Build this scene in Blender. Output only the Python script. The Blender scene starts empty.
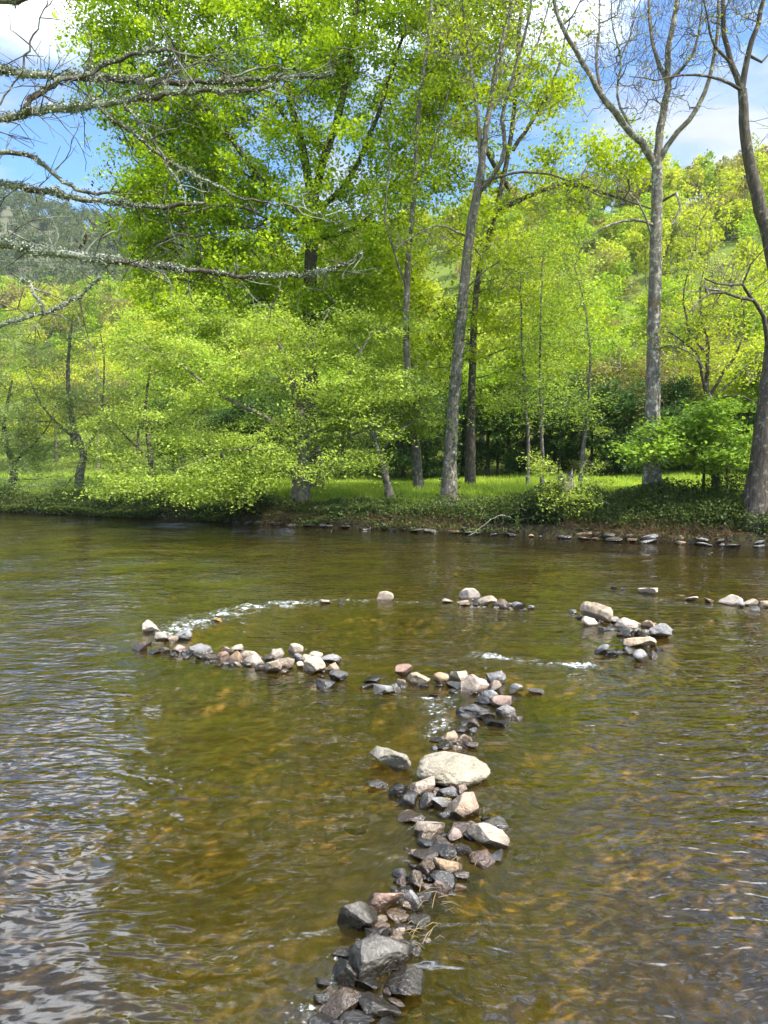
import bpy, math, random
import numpy as np
from mathutils import Vector, noise as mnoise
R = math.radians
sc = bpy.context.scene
COL = sc.collection
rng = np.random.default_rng(7)

# ------------------------------------------------------------------ camera, sky, sun, exposure
FPX, CX, CY, EYE, PITCH = 769.0, 384.0, 512.0, 3.0, R(4.62)
cam_d = bpy.data.cameras.new("camera")
cam = bpy.data.objects.new("camera", cam_d); COL.objects.link(cam)
cam.location = (0, 0, EYE)
cam.rotation_euler = (R(90) - PITCH, 0, 0)
cam_d.sensor_fit = 'VERTICAL'; cam_d.sensor_height = 24.0
cam_d.lens = 24.0 * FPX / 1024.0
cam_d.clip_start = 0.1; cam_d.clip_end = 4000
sc.camera = cam

SUN_EL, SUN_AZ = R(50), R(124)          # azimuth clockwise from +Y
world = bpy.data.worlds.new("World"); sc.world = world; world.use_nodes = True
wt = world.node_tree; wt.nodes.clear()
def wn(t, **k):
    n = wt.nodes.new(t)
    for a, b in k.items(): setattr(n, a, b)
    return n
wo = wn('ShaderNodeOutputWorld'); bg = wn('ShaderNodeBackground'); bg.inputs[1].default_value = 0.125
sky = wn('ShaderNodeTexSky', sky_type='NISHITA', sun_disc=False, sun_elevation=SUN_EL, sun_rotation=SUN_AZ)
sky.air_density = 1.0; sky.dust_density = 0.4; sky.ozone_density = 2.2
tc = wn('ShaderNodeTexCoord'); sep = wn('ShaderNodeSeparateXYZ'); wt.links.new(tc.outputs['Generated'], sep.inputs[0])
addz = wn('ShaderNodeMath', operation='ADD'); addz.inputs[1].default_value = 0.22; wt.links.new(sep.outputs[2], addz.inputs[0])
mx = wn('ShaderNodeMath', operation='MAXIMUM'); mx.inputs[1].default_value = 0.05; wt.links.new(addz.outputs[0], mx.inputs[0])
dx = wn('ShaderNodeMath', operation='DIVIDE'); wt.links.new(sep.outputs[0], dx.inputs[0]); wt.links.new(mx.outputs[0], dx.inputs[1])
dy = wn('ShaderNodeMath', operation='DIVIDE'); wt.links.new(sep.outputs[1], dy.inputs[0]); wt.links.new(mx.outputs[0], dy.inputs[1])
cmb = wn('ShaderNodeCombineXYZ'); wt.links.new(dx.outputs[0], cmb.inputs[0]); wt.links.new(dy.outputs[0], cmb.inputs[1])
cmb.inputs[2].default_value = 5.9
nz = wn('ShaderNodeTexNoise'); nz.inputs['Scale'].default_value = 2.1; nz.inputs['Detail'].default_value = 9; nz.inputs['Roughness'].default_value = 0.58
nz.inputs['Distortion'].default_value = 0.25
wt.links.new(cmb.outputs[0], nz.inputs['Vector'])
cr = wn('ShaderNodeValToRGB'); cr.color_ramp.elements[0].position = 0.44; cr.color_ramp.elements[1].position = 0.63
wt.links.new(nz.outputs[0], cr.inputs[0])
nz2 = wn('ShaderNodeTexNoise'); nz2.inputs['Scale'].default_value = 4.5; nz2.inputs['Detail'].default_value = 5
wt.links.new(cmb.outputs[0], nz2.inputs['Vector'])
ccol = wn('ShaderNodeMix', data_type='RGBA'); wt.links.new(nz2.outputs[0], ccol.inputs[0])
ccol.inputs[6].default_value = (2.3, 2.6, 3.2, 1); ccol.inputs[7].default_value = (4.0, 4.1, 4.2, 1)
mixc = wn('ShaderNodeMix', data_type='RGBA'); wt.links.new(cr.outputs[0], mixc.inputs[0])
gain = wn('ShaderNodeMapRange'); gain.inputs[1].default_value = .40; gain.inputs[2].default_value = .60; gain.inputs[3].default_value = 1.0; gain.inputs[4].default_value = 10.0  # higher clouds brightened, an added boost for their reflection in the near water
wt.links.new(sep.outputs[2], gain.inputs[0])
cgn = wn('ShaderNodeVectorMath', operation='SCALE'); wt.links.new(ccol.outputs[2], cgn.inputs[0]); wt.links.new(gain.outputs[0], cgn.inputs[3])
stn = wn('ShaderNodeMix', data_type='RGBA', blend_type='MULTIPLY'); stn.inputs[0].default_value = 1; wt.links.new(sky.outputs[0], stn.inputs[6]); stn.inputs[7].default_value = (.56, .84, 1.14, 1)
wt.links.new(stn.outputs[2], mixc.inputs[6]); wt.links.new(cgn.outputs[0], mixc.inputs[7])
wt.links.new(mixc.outputs[2], bg.inputs[0]); wt.links.new(bg.outputs[0], wo.inputs[0])

sd = bpy.data.lights.new("sun", 'SUN'); sd.energy = 4.7; sd.angle = R(0.53); sd.color = (1.0, 0.95, 0.86)
sun = bpy.data.objects.new("sun", sd); COL.objects.link(sun)
sdir = Vector((math.sin(SUN_AZ) * math.cos(SUN_EL), math.cos(SUN_AZ) * math.cos(SUN_EL), math.sin(SUN_EL)))
sun.rotation_euler = sdir.to_track_quat('Z', 'Y').to_euler(); sun.location = sdir * 50

sc.view_settings.view_transform = 'Standard'; sc.view_settings.look = 'None'
sc.view_settings.gamma = 1; sc.view_settings.use_curve_mapping = False
sc.view_settings.exposure = 1.15
sc.render.engine = 'CYCLES'
sc.cycles.max_bounces = 5; sc.cycles.diffuse_bounces = 3; sc.cycles.glossy_bounces = 2
sc.cycles.transmission_bounces = 4; sc.cycles.transparent_max_bounces = 8
sc.cycles.caustics_reflective = False; sc.cycles.caustics_refractive = False
sc.cycles.use_denoising = True

# ------------------------------------------------------------------ helpers
cp, sp = math.cos(PITCH), math.sin(PITCH)
def ray(px, py):
    a = (px - CX) / FPX; b = (CY - py) / FPX
    return np.array([a, cp + b * sp, -sp + b * cp])
def P(px, py, Y):                       # point on the ray at world distance y = Y
    r = ray(px, py); return np.array([0, 0, EYE]) + r * (Y / r[1])
def W(px, py, z=0.0):                   # point of the ray at height z
    r = ray(px, py); return np.array([0, 0, EYE]) + r * ((z - EYE) / r[2])
def tag(o, label=None, cat=None, group=None, kind=None):
    if label: o['label'] = label
    if cat: o['category'] = cat
    if group: o['group'] = group
    if kind: o['kind'] = kind
    return o
def smooth(a, b, x):
    t = np.clip((x - a) / (b - a), 0, 1); return t * t * (3 - 2 * t)
def mesh_arrays(name, verts, faces, nper, mat=None, parent=None, attr=None, shade=True):
    """verts (N,3), faces flat index array with nper corners each"""
    me = bpy.data.meshes.new(name); verts = np.asarray(verts, np.float32); faces = np.asarray(faces, np.int32).ravel()
    nf = len(faces) // nper
    me.vertices.add(len(verts)); me.vertices.foreach_set('co', verts.ravel())
    me.loops.add(len(faces)); me.loops.foreach_set('vertex_index', faces)
    me.polygons.add(nf); me.polygons.foreach_set('loop_start', np.arange(nf, dtype=np.int32) * nper)
    if shade: me.polygons.foreach_set('use_smooth', np.ones(nf, bool))
    if attr:
        for k, (dom, arr) in attr.items():
            a = me.attributes.new(k, 'FLOAT', dom); a.data.foreach_set('value', np.asarray(arr, np.float32))
    me.update(calc_edges=True)
    if mat: me.materials.append(mat)
    o = bpy.data.objects.new(name, me); COL.objects.link(o)
    if parent: o.parent = parent
    return o
def empty(name, loc):
    o = bpy.data.objects.new(name, None); COL.objects.link(o); o.location = tuple(map(float, loc)); o.empty_display_size = 0.3
    return o
def fbm2(x, y, seed=0, octaves=4, base=1.0):
    """smooth pseudo noise from summed rotated sines"""
    r = np.random.default_rng(seed); s = 0; amp = 1; tot = 0; f = base
    for o_ in range(octaves):
        for k in range(4):
            a = r.uniform(0, math.tau); ph = r.uniform(0, math.tau); q = f * r.uniform(.7, 1.4)
            s = s + amp * np.sin((x * math.cos(a) + y * math.sin(a)) * q + ph + 1.3 * np.sin((x * math.sin(a) - y * math.cos(a)) * q * .7 + ph * 2))
        tot += amp * 2; amp *= .5; f *= 2.1
    return s / tot

# ------------------------------------------------------------------ materials
def newmat(name):
    m = bpy.data.materials.new(name); m.use_nodes = True; t = m.node_tree; t.nodes.clear(); return m, t
class NT:
    def __init__(s, t): s.t = t
    def n(s, ty, ins=None, **k):
        n = s.t.nodes.new(ty)
        for a, b in k.items(): setattr(n, a, b)
        for i, v in (ins or {}).items():
            if hasattr(v, 'is_output') or isinstance(v, bpy.types.NodeSocket): s.t.links.new(v, n.inputs[i])
            else: n.inputs[i].default_value = v
        return n
    def noise(s, vec, scale, detail=4, rough=.55, dist=0.0):
        i = {'Scale': scale, 'Detail': detail, 'Roughness': rough, 'Distortion': dist}
        if vec is not None: i['Vector'] = vec
        return s.n('ShaderNodeTexNoise', i).outputs[0]
    def ramp(s, fac, stops):
        r = s.n('ShaderNodeValToRGB', {0: fac}); e = r.color_ramp.elements
        while len(e) < len(stops): e.new(.5)
        for k, (p, c) in enumerate(stops):
            e[k].position = p; e[k].color = (*c, 1) if len(c) == 3 else c
        return r.outputs[0]
    def g(s, v): return (v, v, v)
    def mix(s, f, a, b, bt='MIX'):
        m = s.n('ShaderNodeMix', data_type='RGBA', blend_type=bt)
        for i, v in ((0, f), (6, a), (7, b)):
            if isinstance(v, bpy.types.NodeSocket): s.t.links.new(v, m.inputs[i])
            else: m.inputs[i].default_value = v if i == 0 else ((*v, 1) if len(v) == 3 else v)
        return m.outputs[2]
    def m(s, op, a, b=0.0, c=0.0, clamp=False):
        return s.n('ShaderNodeMath', {0: a, 1: b, 2: c}, operation=op, use_clamp=clamp).outputs[0]
    def mr(s, v, a, b, c, d):
        return s.n('ShaderNodeMapRange', {0: v, 1: a, 2: b, 3: c, 4: d}).outputs[0]
    def bump(s, h, dist, strength=1.0, normal=None):
        i = {'Height': h, 'Distance': dist, 'Strength': strength}
        if normal is not None: i['Normal'] = normal
        return s.n('ShaderNodeBump', i).outputs[0]

def leaf_mat(name, c_dark, c_light, trans=.45, spec=.2, rough=.55, tint=(1.35, 1.25, .6)):
    m, t = newmat(name); q = NT(t)
    a = q.n('ShaderNodeAttribute', attribute_name='var').outputs['Fac']
    oi = q.n('ShaderNodeObjectInfo').outputs['Random']
    c = q.mix(a, c_dark, c_light)
    c = q.n('ShaderNodeHueSaturation', {'Color': c, 'Hue': q.mr(oi, 0, 1, .493, .507), 'Value': q.mr(oi, 0, 1, .9, 1.12)}).outputs[0]
    ct = q.mix(1.0, c, tint, 'MULTIPLY')
    pb = q.n('ShaderNodeBsdfPrincipled', {'Base Color': c, 'Roughness': rough, 'Specular IOR Level': spec})
    tr = q.n('ShaderNodeBsdfTranslucent', {'Color': ct})
    mx_ = q.n('ShaderNodeMixShader', {0: trans, 1: pb.outputs[0], 2: tr.outputs[0]})
    q.n('ShaderNodeOutputMaterial', {0: mx_.outputs[0]})
    return m
def bark_mat(name, c1, c2, lichen=None, amount=.45, moss=None):
    m, t = newmat(name); q = NT(t)
    co = q.n('ShaderNodeTexCoord').outputs['Object']
    mp = q.n('ShaderNodeMapping', {0: co, 3: (1, 1, .22)}).outputs[0]
    f = q.noise(mp, 14, 6, .65); f2 = q.noise(co, 2.3, 5, .6)
    c = q.mix(q.ramp(f, [(.3, (0, 0, 0)), (.7, (1, 1, 1))]), c1, c2)
    if lichen: c = q.mix(q.ramp(q.noise(co, 5.5, 6, .7), [(amount, (0, 0, 0)), (amount + .12, (1, 1, 1))]), c, lichen)
    if moss: c = q.mix(q.ramp(f2, [(.57, (0, 0, 0)), (.68, (.8, .8, .8))]), c, moss)
    pb = q.n('ShaderNodeBsdfPrincipled', {'Base Color': c, 'Roughness': .88, 'Specular IOR Level': .2, 'Normal': q.bump(f, .03, .9)})
    q.n('ShaderNodeOutputMaterial', {0: pb.outputs[0]})
    return m
def rock_mat(name, ca, cb, cc, wet_top=.035, rough=.75, und_c=(.15, .10, .03)):
    m, t = newmat(name); q = NT(t)
    co = q.n('ShaderNodeTexCoord').outputs['Object']; oi = q.n('ShaderNodeObjectInfo').outputs['Random']
    off = q.n('ShaderNodeVectorMath', {0: co, 1: q.n('ShaderNodeCombineXYZ', {0: q.m('MULTIPLY', oi, 37), 1: q.m('MULTIPLY', oi, 71), 2: oi}).outputs[0]}, operation='ADD').outputs[0]
    big = q.noise(off, 5, 6, .65); fine = q.noise(off, 45, 5, .7); pit = q.n('ShaderNodeTexVoronoi', {'Vector': off, 'Scale': 60}).outputs[0]
    c = q.mix(q.ramp(big, [(.36, (0, 0, 0)), (.62, (1, 1, 1))]), ca, cb)
    c = q.mix(q.ramp(fine, [(.5, (0, 0, 0)), (.68, (.8, .8, .8))]), c, cc)
    c = q.mix(q.ramp(q.noise(off, 11, 6, .7), [(.56, (0, 0, 0)), (.66, (.55, .55, .55))]), c, tuple(x * .45 for x in ca))
    c = q.n('ShaderNodeHueSaturation', {'Color': c, 'Value': q.mr(oi, 0, 1, .8, 1.2), 'Saturation': q.mr(q.m('FRACT', q.m('MULTIPLY', oi, 13.7)), 0, 1, .75, 1.2)}).outputs[0]
    pz = q.n('ShaderNodeSeparateXYZ', {0: q.n('ShaderNodeNewGeometry').outputs['Position']}).outputs[2]
    wz = q.m('ADD', pz, q.m('MULTIPLY', q.m('SUBTRACT', big, .5), -.12))
    wet = q.mr(wz, wet_top, wet_top + .03, 1, 0)
    c = q.mix(wet, c, q.mix(1.0, c, (.30, .27, .22), 'MULTIPLY'))
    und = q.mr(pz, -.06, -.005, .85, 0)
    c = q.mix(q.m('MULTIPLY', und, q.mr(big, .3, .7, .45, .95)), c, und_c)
    rg = q.mr(wet, 0, 1, rough, .18)
    h = q.m('ADD', q.m('MULTIPLY', big, 1.0), q.m('ADD', q.m('MULTIPLY', fine, .35), q.m('MULTIPLY', pit, .12)))
    pb = q.n('ShaderNodeBsdfPrincipled', {'Base Color': c, 'Roughness': rg, 'Specular IOR Level': q.mr(wet, 0, 1, .3, .6), 'Normal': q.bump(h, .035, .8)})
    q.n('ShaderNodeOutputMaterial', {0: pb.outputs[0]})
    return m
M = {}
M['maple'] = leaf_mat('leaf_maple', (.15, .245, .008), (.43, .55, .014), .50)
M['alder'] = leaf_mat('leaf_alder', (.15, .23, .030), (.44, .56, .10), .46)
M['willow'] = leaf_mat('leaf_willow', (.13, .19, .055), (.28, .37, .12), .42)
M['hazel'] = leaf_mat('leaf_hazel', (.12, .20, .02), (.28, .40, .05), .45)
M['wood_a'] = leaf_mat('leaf_wood_green', (.11, .20, .012), (.32, .44, .026), .46)
M['wood_b'] = leaf_mat('leaf_wood_yellow', (.26, .33, .025), (.48, .52, .05), .48)
M['wood_c'] = leaf_mat('leaf_wood_dark', (.035, .075, .018), (.08, .15, .03), .35)
M['wood_d'] = leaf_mat('leaf_wood_russet', (.15, .13, .045), (.26, .24, .07), .35)
M['far'] = leaf_mat('leaf_far_wood', (.055, .08, .026), (.125, .155, .052), .3, .05, .9)
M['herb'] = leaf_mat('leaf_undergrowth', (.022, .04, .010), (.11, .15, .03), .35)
M['dry'] = leaf_mat('leaf_dry', (.13, .08, .04), (.30, .21, .11), .2)
M['bark'] = bark_mat('bark_grey', (.04, .033, .025), (.17, .148, .115), (.32, .31, .25), .54)
M['bark_dark'] = bark_mat('bark_dark', (.025, .02, .015), (.11, .09, .068), (.22, .21, .16), .55)
M['bark_pale'] = bark_mat('bark_pale', (.075, .062, .045), (.26, .225, .175), (.32, .32, .25), .55)
M['bark_orange'] = bark_mat('bark_lichen_orange', (.045, .038, .030), (.20, .175, .14), (.36, .345, .28), .51, moss=(.15, .10, .04))
M['twig'] = bark_mat('twig', (.10, .085, .065), (.24, .20, .15))
M['limb'] = bark_mat('limb_near', (.025, .019, .014), (.095, .075, .056), (.20, .21, .165), .46)
def lichen_mat():
    m, t = newmat('lichen'); q = NT(t)
    a = q.n('ShaderNodeAttribute', attribute_name='var').outputs['Fac']
    c = q.mix(a, (.10, .115, .08), (.34, .36, .28))
    pb = q.n('ShaderNodeBsdfPrincipled', {'Base Color': c, 'Roughness': .95, 'Specular IOR Level': .1})
    q.n('ShaderNodeOutputMaterial', {0: pb.outputs[0]}); return m
M['lichen'] = lichen_mat()
M['pale'] = rock_mat('stone_pale', (.22, .17, .12), (.37, .30, .22), (.45, .38, .30), .03)
M['tan'] = rock_mat('stone_tan', (.17, .115, .072), (.31, .225, .15), (.40, .31, .22), .05)
M['grey'] = rock_mat('stone_grey', (.11, .105, .10), (.23, .215, .20), (.32, .30, .28), .05)
M['dark'] = rock_mat('stone_dark_wet', (.024, .021, .018), (.068, .060, .050), (.125, .112, .095), .3, .3)
M['slab'] = rock_mat('stone_slab', (.042, .038, .033), (.105, .094, .08), (.22, .20, .17), .07, .4)
M['pink'] = rock_mat('stone_pink', (.17, .10, .075), (.30, .20, .155), (.38, .29, .23), .05)
M['brown'] = rock_mat('stone_brown', (.06, .04, .026), (.14, .095, .06), (.22, .16, .11), .07, .45)
M['boulder'] = rock_mat('stone_boulder', (.17, .145, .105), (.29, .255, .19), (.38, .34, .27), .03, .85)
M['amber'] = rock_mat('stone_amber', (.10, .055, .012), (.26, .14, .028), (.34, .22, .07), -1.0, .5, und_c=(.15, .085, .02))
M['olive'] = rock_mat('stone_olive', (.045, .04, .010), (.12, .095, .025), (.18, .14, .05), -1.0, .5, und_c=(.07, .058, .014))

# ------------------------------------------------------------------ terrain
ND = np.array([.413, .911]); DD = np.array([.911, -.413]); ND /= np.hypot(*ND); DD /= np.hypot(*DD); C0 = 26.15
def uv(x, y): return ND[0] * x + ND[1] * y - C0, DD[0] * x + DD[1] * y
def xy(u, v): return ND[0] * (u + C0) + DD[0] * v, ND[1] * (u + C0) + DD[1] * v
def hills(x, y, u, v):
    uh = np.maximum(0, u - 17)
    sc_ = .90 + .14 * smooth(-170, -20, v)
    h = sc_ * (62 * (1 - np.exp(-np.maximum(0, uh) / 40.0 * 0.05)) + 46 * smooth(0, 175, uh))
    h = h + 3.0 * fbm2(x, y, 3, 3, .03) * smooth(5, 60, uh)
    g = 112 * np.exp(-(((x + 330) / 260) ** 2 + ((y - 560) / 190) ** 2))
    h2 = 60 * np.exp(-(((x - 250) / 330) ** 2 + ((y - 620) / 200) ** 2))
    return h + (g + h2) * smooth(120, 320, u)
def height(x, y):
    x = np.asarray(x, float); y = np.asarray(y, float); u, v = uv(x, y)
    uw = u + .12 * np.sin(v * .8) + .08 * np.sin(v * 2.3 + 1)
    hm = .9 + .6 * smooth(-25, 0, v)
    bank = smooth(-.15, .45, uw) * .42 + smooth(.5, 2.9, uw) * (hm - .42) + .05 * fbm2(x, y, 5, 3, 1.3) * smooth(.3, 1, uw)
    far = np.where(uw > -.15, bank, 0) - 1.3 * (1 - smooth(-.7, .12, uw))
    near = 1.35 * smooth(-25.65, -25.95, u) + .06 * fbm2(x, y, 6, 3, 1.1) * smooth(-25.9, -27, u)
    h = np.where(u > -13, far, -1.3 * (1 - smooth(-25.3, -25.9, u)) + near)
    h = h + .004 * np.maximum(0, -u - 30) ** 1.3
    return h + hills(x, y, u, v)
def hz(x, y): return float(height(np.array([x]), np.array([y]))[0])

def grid(xs, ys, zf, name, mat, attr=None, conv=None):
    X, Y = np.meshgrid(xs, ys); nx, ny = len(xs), len(ys)
    if conv: GX, GY = conv(X, Y)
    else: GX, GY = X, Y
    Z = zf(GX, GY)
    V = np.stack([GX.ravel(), GY.ravel(), Z.ravel()], 1)
    i = np.arange((ny - 1) * (nx - 1)); r_ = i // (nx - 1); c_ = i % (nx - 1); a = r_ * nx + c_
    F = np.stack([a, a + 1, a + nx + 1, a + nx], 1)
    if conv: F = F[:, ::-1]
    at_ = {k: ('POINT', f(GX, GY).ravel()) for k, f in (attr or {}).items()}
    return mesh_arrays(name, V, F, 4, mat, attr=at_)
def axis(lo, hi, step, growto_lo, growto_hi, g=1.12):
    a = list(np.arange(lo, hi, step)); s = step
    while a[-1] < growto_hi: s *= g; a.append(a[-1] + s)
    s = step
    while a[0] > growto_lo: s *= g; a.insert(0, a[0] - s)
    return np.array(a)

def ground_mat():
    m, t = newmat('ground'); q = NT(t)
    pos = q.n('ShaderNodeNewGeometry').outputs['Position']
    n1 = q.noise(pos, .35, 5); n2 = q.noise(pos, 6, 6, .65)
    grass = q.mix(q.ramp(n1, [(.35, (0, 0, 0)), (.65, (1, 1, 1))]), (.20, .28, .02), (.36, .44, .035))
    grass = q.mix(q.ramp(n2, [(.4, (0, 0, 0)), (.7, (.6, .6, .6))]), grass, (.07, .12, .02))
    soil = q.mix(n2, (.012, .010, .006), (.042, .032, .018))
    b = q.n('ShaderNodeAttribute', attribute_name='bank').outputs['Fac']
    w = q.n('ShaderNodeAttribute', attribute_name='wood').outputs['Fac']
    litter = q.mix(n2, (.06, .09, .012), (.16, .20, .03))
    c = q.mix(q.m('ADD', b, q.m('MULTIPLY', q.m('SUBTRACT', n2, .5), .6), clamp=True), grass, soil)
    c = q.mix(w, c, litter); c = q.mix(q.n('ShaderNodeAttribute', attribute_name='far').outputs['Fac'], c, q.mix(q.noise(pos, .05, 5), (.06, .065, .035), (.11, .11, .065)))
    pb = q.n('ShaderNodeBsdfPrincipled', {'Base Color': c, 'Roughness': .95, 'Specular IOR Level': .1, 'Normal': q.bump(n2, .08, .7)})
    q.n('ShaderNodeOutputMaterial', {0: pb.outputs[0]}); return m
def f_bank(x, y):
    u, v = uv(x, y); return 1 - smooth(.9, 1.8, np.where(u < -13, 9, u))
def f_wood(x, y):
    u, v = uv(x, y); return smooth(16.5, 20, u)
g = grid(axis(-26, 20, .3, -1300, 1300), axis(-4, 46, .3, -300, 1500), height, 'ground', ground_mat(), {'bank': f_bank, 'wood': f_wood, 'far': lambda x, y: smooth(190, 230, uv(x, y)[0])})
tag(g, kind='structure')

# ---- river bed
SPINE = [W(330, 1035), W(355, 975), W(385, 925), W(420, 880), W(445, 845), W(450, 800), W(452, 760), W(462, 735), W(490, 712), W(490, 690)]
ARM1 = [W(140, 640), W(185, 652), W(240, 662), W(290, 668), W(335, 675), W(385, 690), W(425, 684), W(480, 688), W(537, 692)]
RING = [W(150, 635), W(200, 618), W(262, 607), W(325, 602), W(383, 599), W(450, 602), W(525, 608), W(580, 614), W(640, 630), W(665, 636), W(640, 660), W(605, 655)]
RIGHT = [W(640, 592), W(690, 600), W(730, 604), W(768, 608), W(860, 618)]
CASC = [W(470, 655), W(520, 660), W(575, 664), W(602, 656)]
def dist_poly(x, y, pts):
    d = np.full(np.shape(x), 1e9)
    for a, b in zip(pts[:-1], pts[1:]):
        ax, ay = a[0], a[1]; ex, ey = b[0] - ax, b[1] - ay; L = ex * ex + ey * ey
        t_ = np.clip(((x - ax) * ex + (y - ay) * ey) / L, 0, 1)
        d = np.minimum(d, np.hypot(x - ax - t_ * ex, y - ay - t_ * ey))
    return d
def bedz(x, y):
    u, v = uv(x, y)
    z = -.62 + .13 * fbm2(x, y, 11, 3, .55)
    z = z + .25 * smooth(-4, 0, u) + .30 * (1 - smooth(-25.6, -21, u))
    for pl, w_, h_ in ((SPINE, .42, .5), (ARM1, .45, .46), (RING, .5, .40), (RIGHT, .5, .42), (CASC, .5, .36)):
        d = dist_poly(x, y, pl); z = z + h_ * np.exp(-(d / w_) ** 2) * (.85 + .15 * fbm2(x, y, 12, 2, 3))
    z = z + .22 * np.exp(-(dist_poly(x, y, [W(250, 632), W(380, 636), W(520, 634)]) / 1.3) ** 2)
    z = np.minimum(z, -.045)
    # rounded cobbles
    near = (np.abs(v) < 20) & (u < -3)
    c = np.abs(fbm2(x, y, 21, 2, 7)) + .6 * np.abs(fbm2(x, y, 22, 2, 13))
    z = z + np.where(near, .045 * (c - .35), 0)
    return np.minimum(z, -.03)
def bed_mat():
    m, t = newmat('riverbed'); q = NT(t)
    pos = q.n('ShaderNodeNewGeometry').outputs['Position']
    wv = q.n('ShaderNodeVectorMath', {0: q.n('ShaderNodeTexNoise', {'Vector': pos, 'Scale': 5.0, 'Detail': 2}).outputs[1], 1: (.06, .06, .06)}, operation='MULTIPLY').outputs[0]
    wp = q.n('ShaderNodeVectorMath', {0: pos, 1: wv}, operation='ADD').outputs[0]
    vo = q.n('ShaderNodeTexVoronoi', {'Vector': wp, 'Scale': 6.5, 'Randomness': 1.0, 'Smoothness': .35}, feature='SMOOTH_F1')
    n1 = q.noise(pos, 1.9, 7, .68, .4); n2 = q.noise(pos, 8, 5, .65)
    cell = q.n('ShaderNodeSeparateColor', {0: vo.outputs['Color']}).outputs[0]
    k = q.m('ADD', q.m('MULTIPLY', n1, .66), q.m('ADD', q.m('MULTIPLY', cell, .20), q.m('MULTIPLY', n2, .20)))
    c = q.ramp(k, [(.35, (.036, .027, .008)), (.46, (.115, .084, .024)), (.57, (.20, .138, .038)), (.70, (.33, .225, .068)), (.82, (.48, .35, .14))])
    c = q.mix(q.ramp(vo.outputs['Distance'], [(.30, (0, 0, 0)), (.62, (.75, .75, .75))]), c, (.018, .015, .005))
    alg = q.mix(n2, (.034, .027, .006), (.125, .092, .018))
    c = q.mix(q.ramp(q.noise(pos, .5, 5, .6), [(.42, (.95, .95, .95)), (.60, (.08, .08, .08))]), c, alg)
    e = q.m('MULTIPLY', vo.outputs['Distance'], -1.0)
    h = q.m('ADD', e, q.m('MULTIPLY', q.noise(pos, 25, 4), .3))
    pb = q.n('ShaderNodeBsdfPrincipled', {'Base Color': c, 'Roughness': .8, 'Specular IOR Level': .2, 'Normal': q.bump(h, .06, .8)})
    q.n('ShaderNodeOutputMaterial', {0: pb.outputs[0]}); return m
conv = lambda U, V_: xy(U, V_)
bed = grid(axis(-25.9, -6, .075, -25.95, .4, 1.15), axis(-15, 8.5, .075, -170, 120, 1.15), bedz, 'riverbed', bed_mat(), conv=conv)
tag(bed, kind='structure')

# ---- water
TURB = [([W(168, 632), W(205, 619), W(262, 606), W(300, 603)], .5, .92), ([W(300, 603), W(345, 600), W(380, 601)], .25, .7),
        ([W(400, 602), W(450, 606), W(530, 609)], .25, .62), ([W(540, 607), W(585, 618), W(600, 628)], .3, .4),
        ([W(478, 655), W(520, 661), W(572, 665), W(590, 664)], .22, .95),
        ([W(425, 700), W(442, 722), W(438, 738)], .2, .8), ([W(455, 694), W(440, 710)], .18, .6),
        ([W(345, 672), W(375, 676), W(392, 690)], .18, .4),
        ([W(180, 652), W(215, 660), W(235, 668)], .2, .5),
        ([W(595, 592), W(640, 596), W(700, 606), W(768, 608), W(850, 615)], .35, .42),
        ([W(290, 1030), W(325, 990), W(350, 950)], .22, .55), ([W(385, 860), W(400, 838), W(415, 815)], .2, .35),
        ([W(345, 900), W(380, 870), W(400, 850)], .2, .3), ([W(470, 882), W(505, 872)], .1, .25),
        ([W(520, 556), W(640, 556), W(768, 562)], .5, .28), ([W(660, 632), W(680, 640), W(670, 655)], .22, .35)]
def f_turb(x, y):
    t_ = np.zeros(np.shape(x))
    for pl, w_, a in TURB:
        t_ = np.maximum(t_, a * np.exp(-(dist_poly(x, y, pl) / w_) ** 2))
    return t_
def waterz(x, y):
    T = f_turb(x, y)
    z = .006 * fbm2(x * .6, y * 1.3, 31, 3, 2.2) + T * (.030 * fbm2(x, y, 32, 3, 9) + .012 * fbm2(x, y, 33, 2, 28) + .012)
    # step down over the cascade and the spine
    return z
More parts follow.
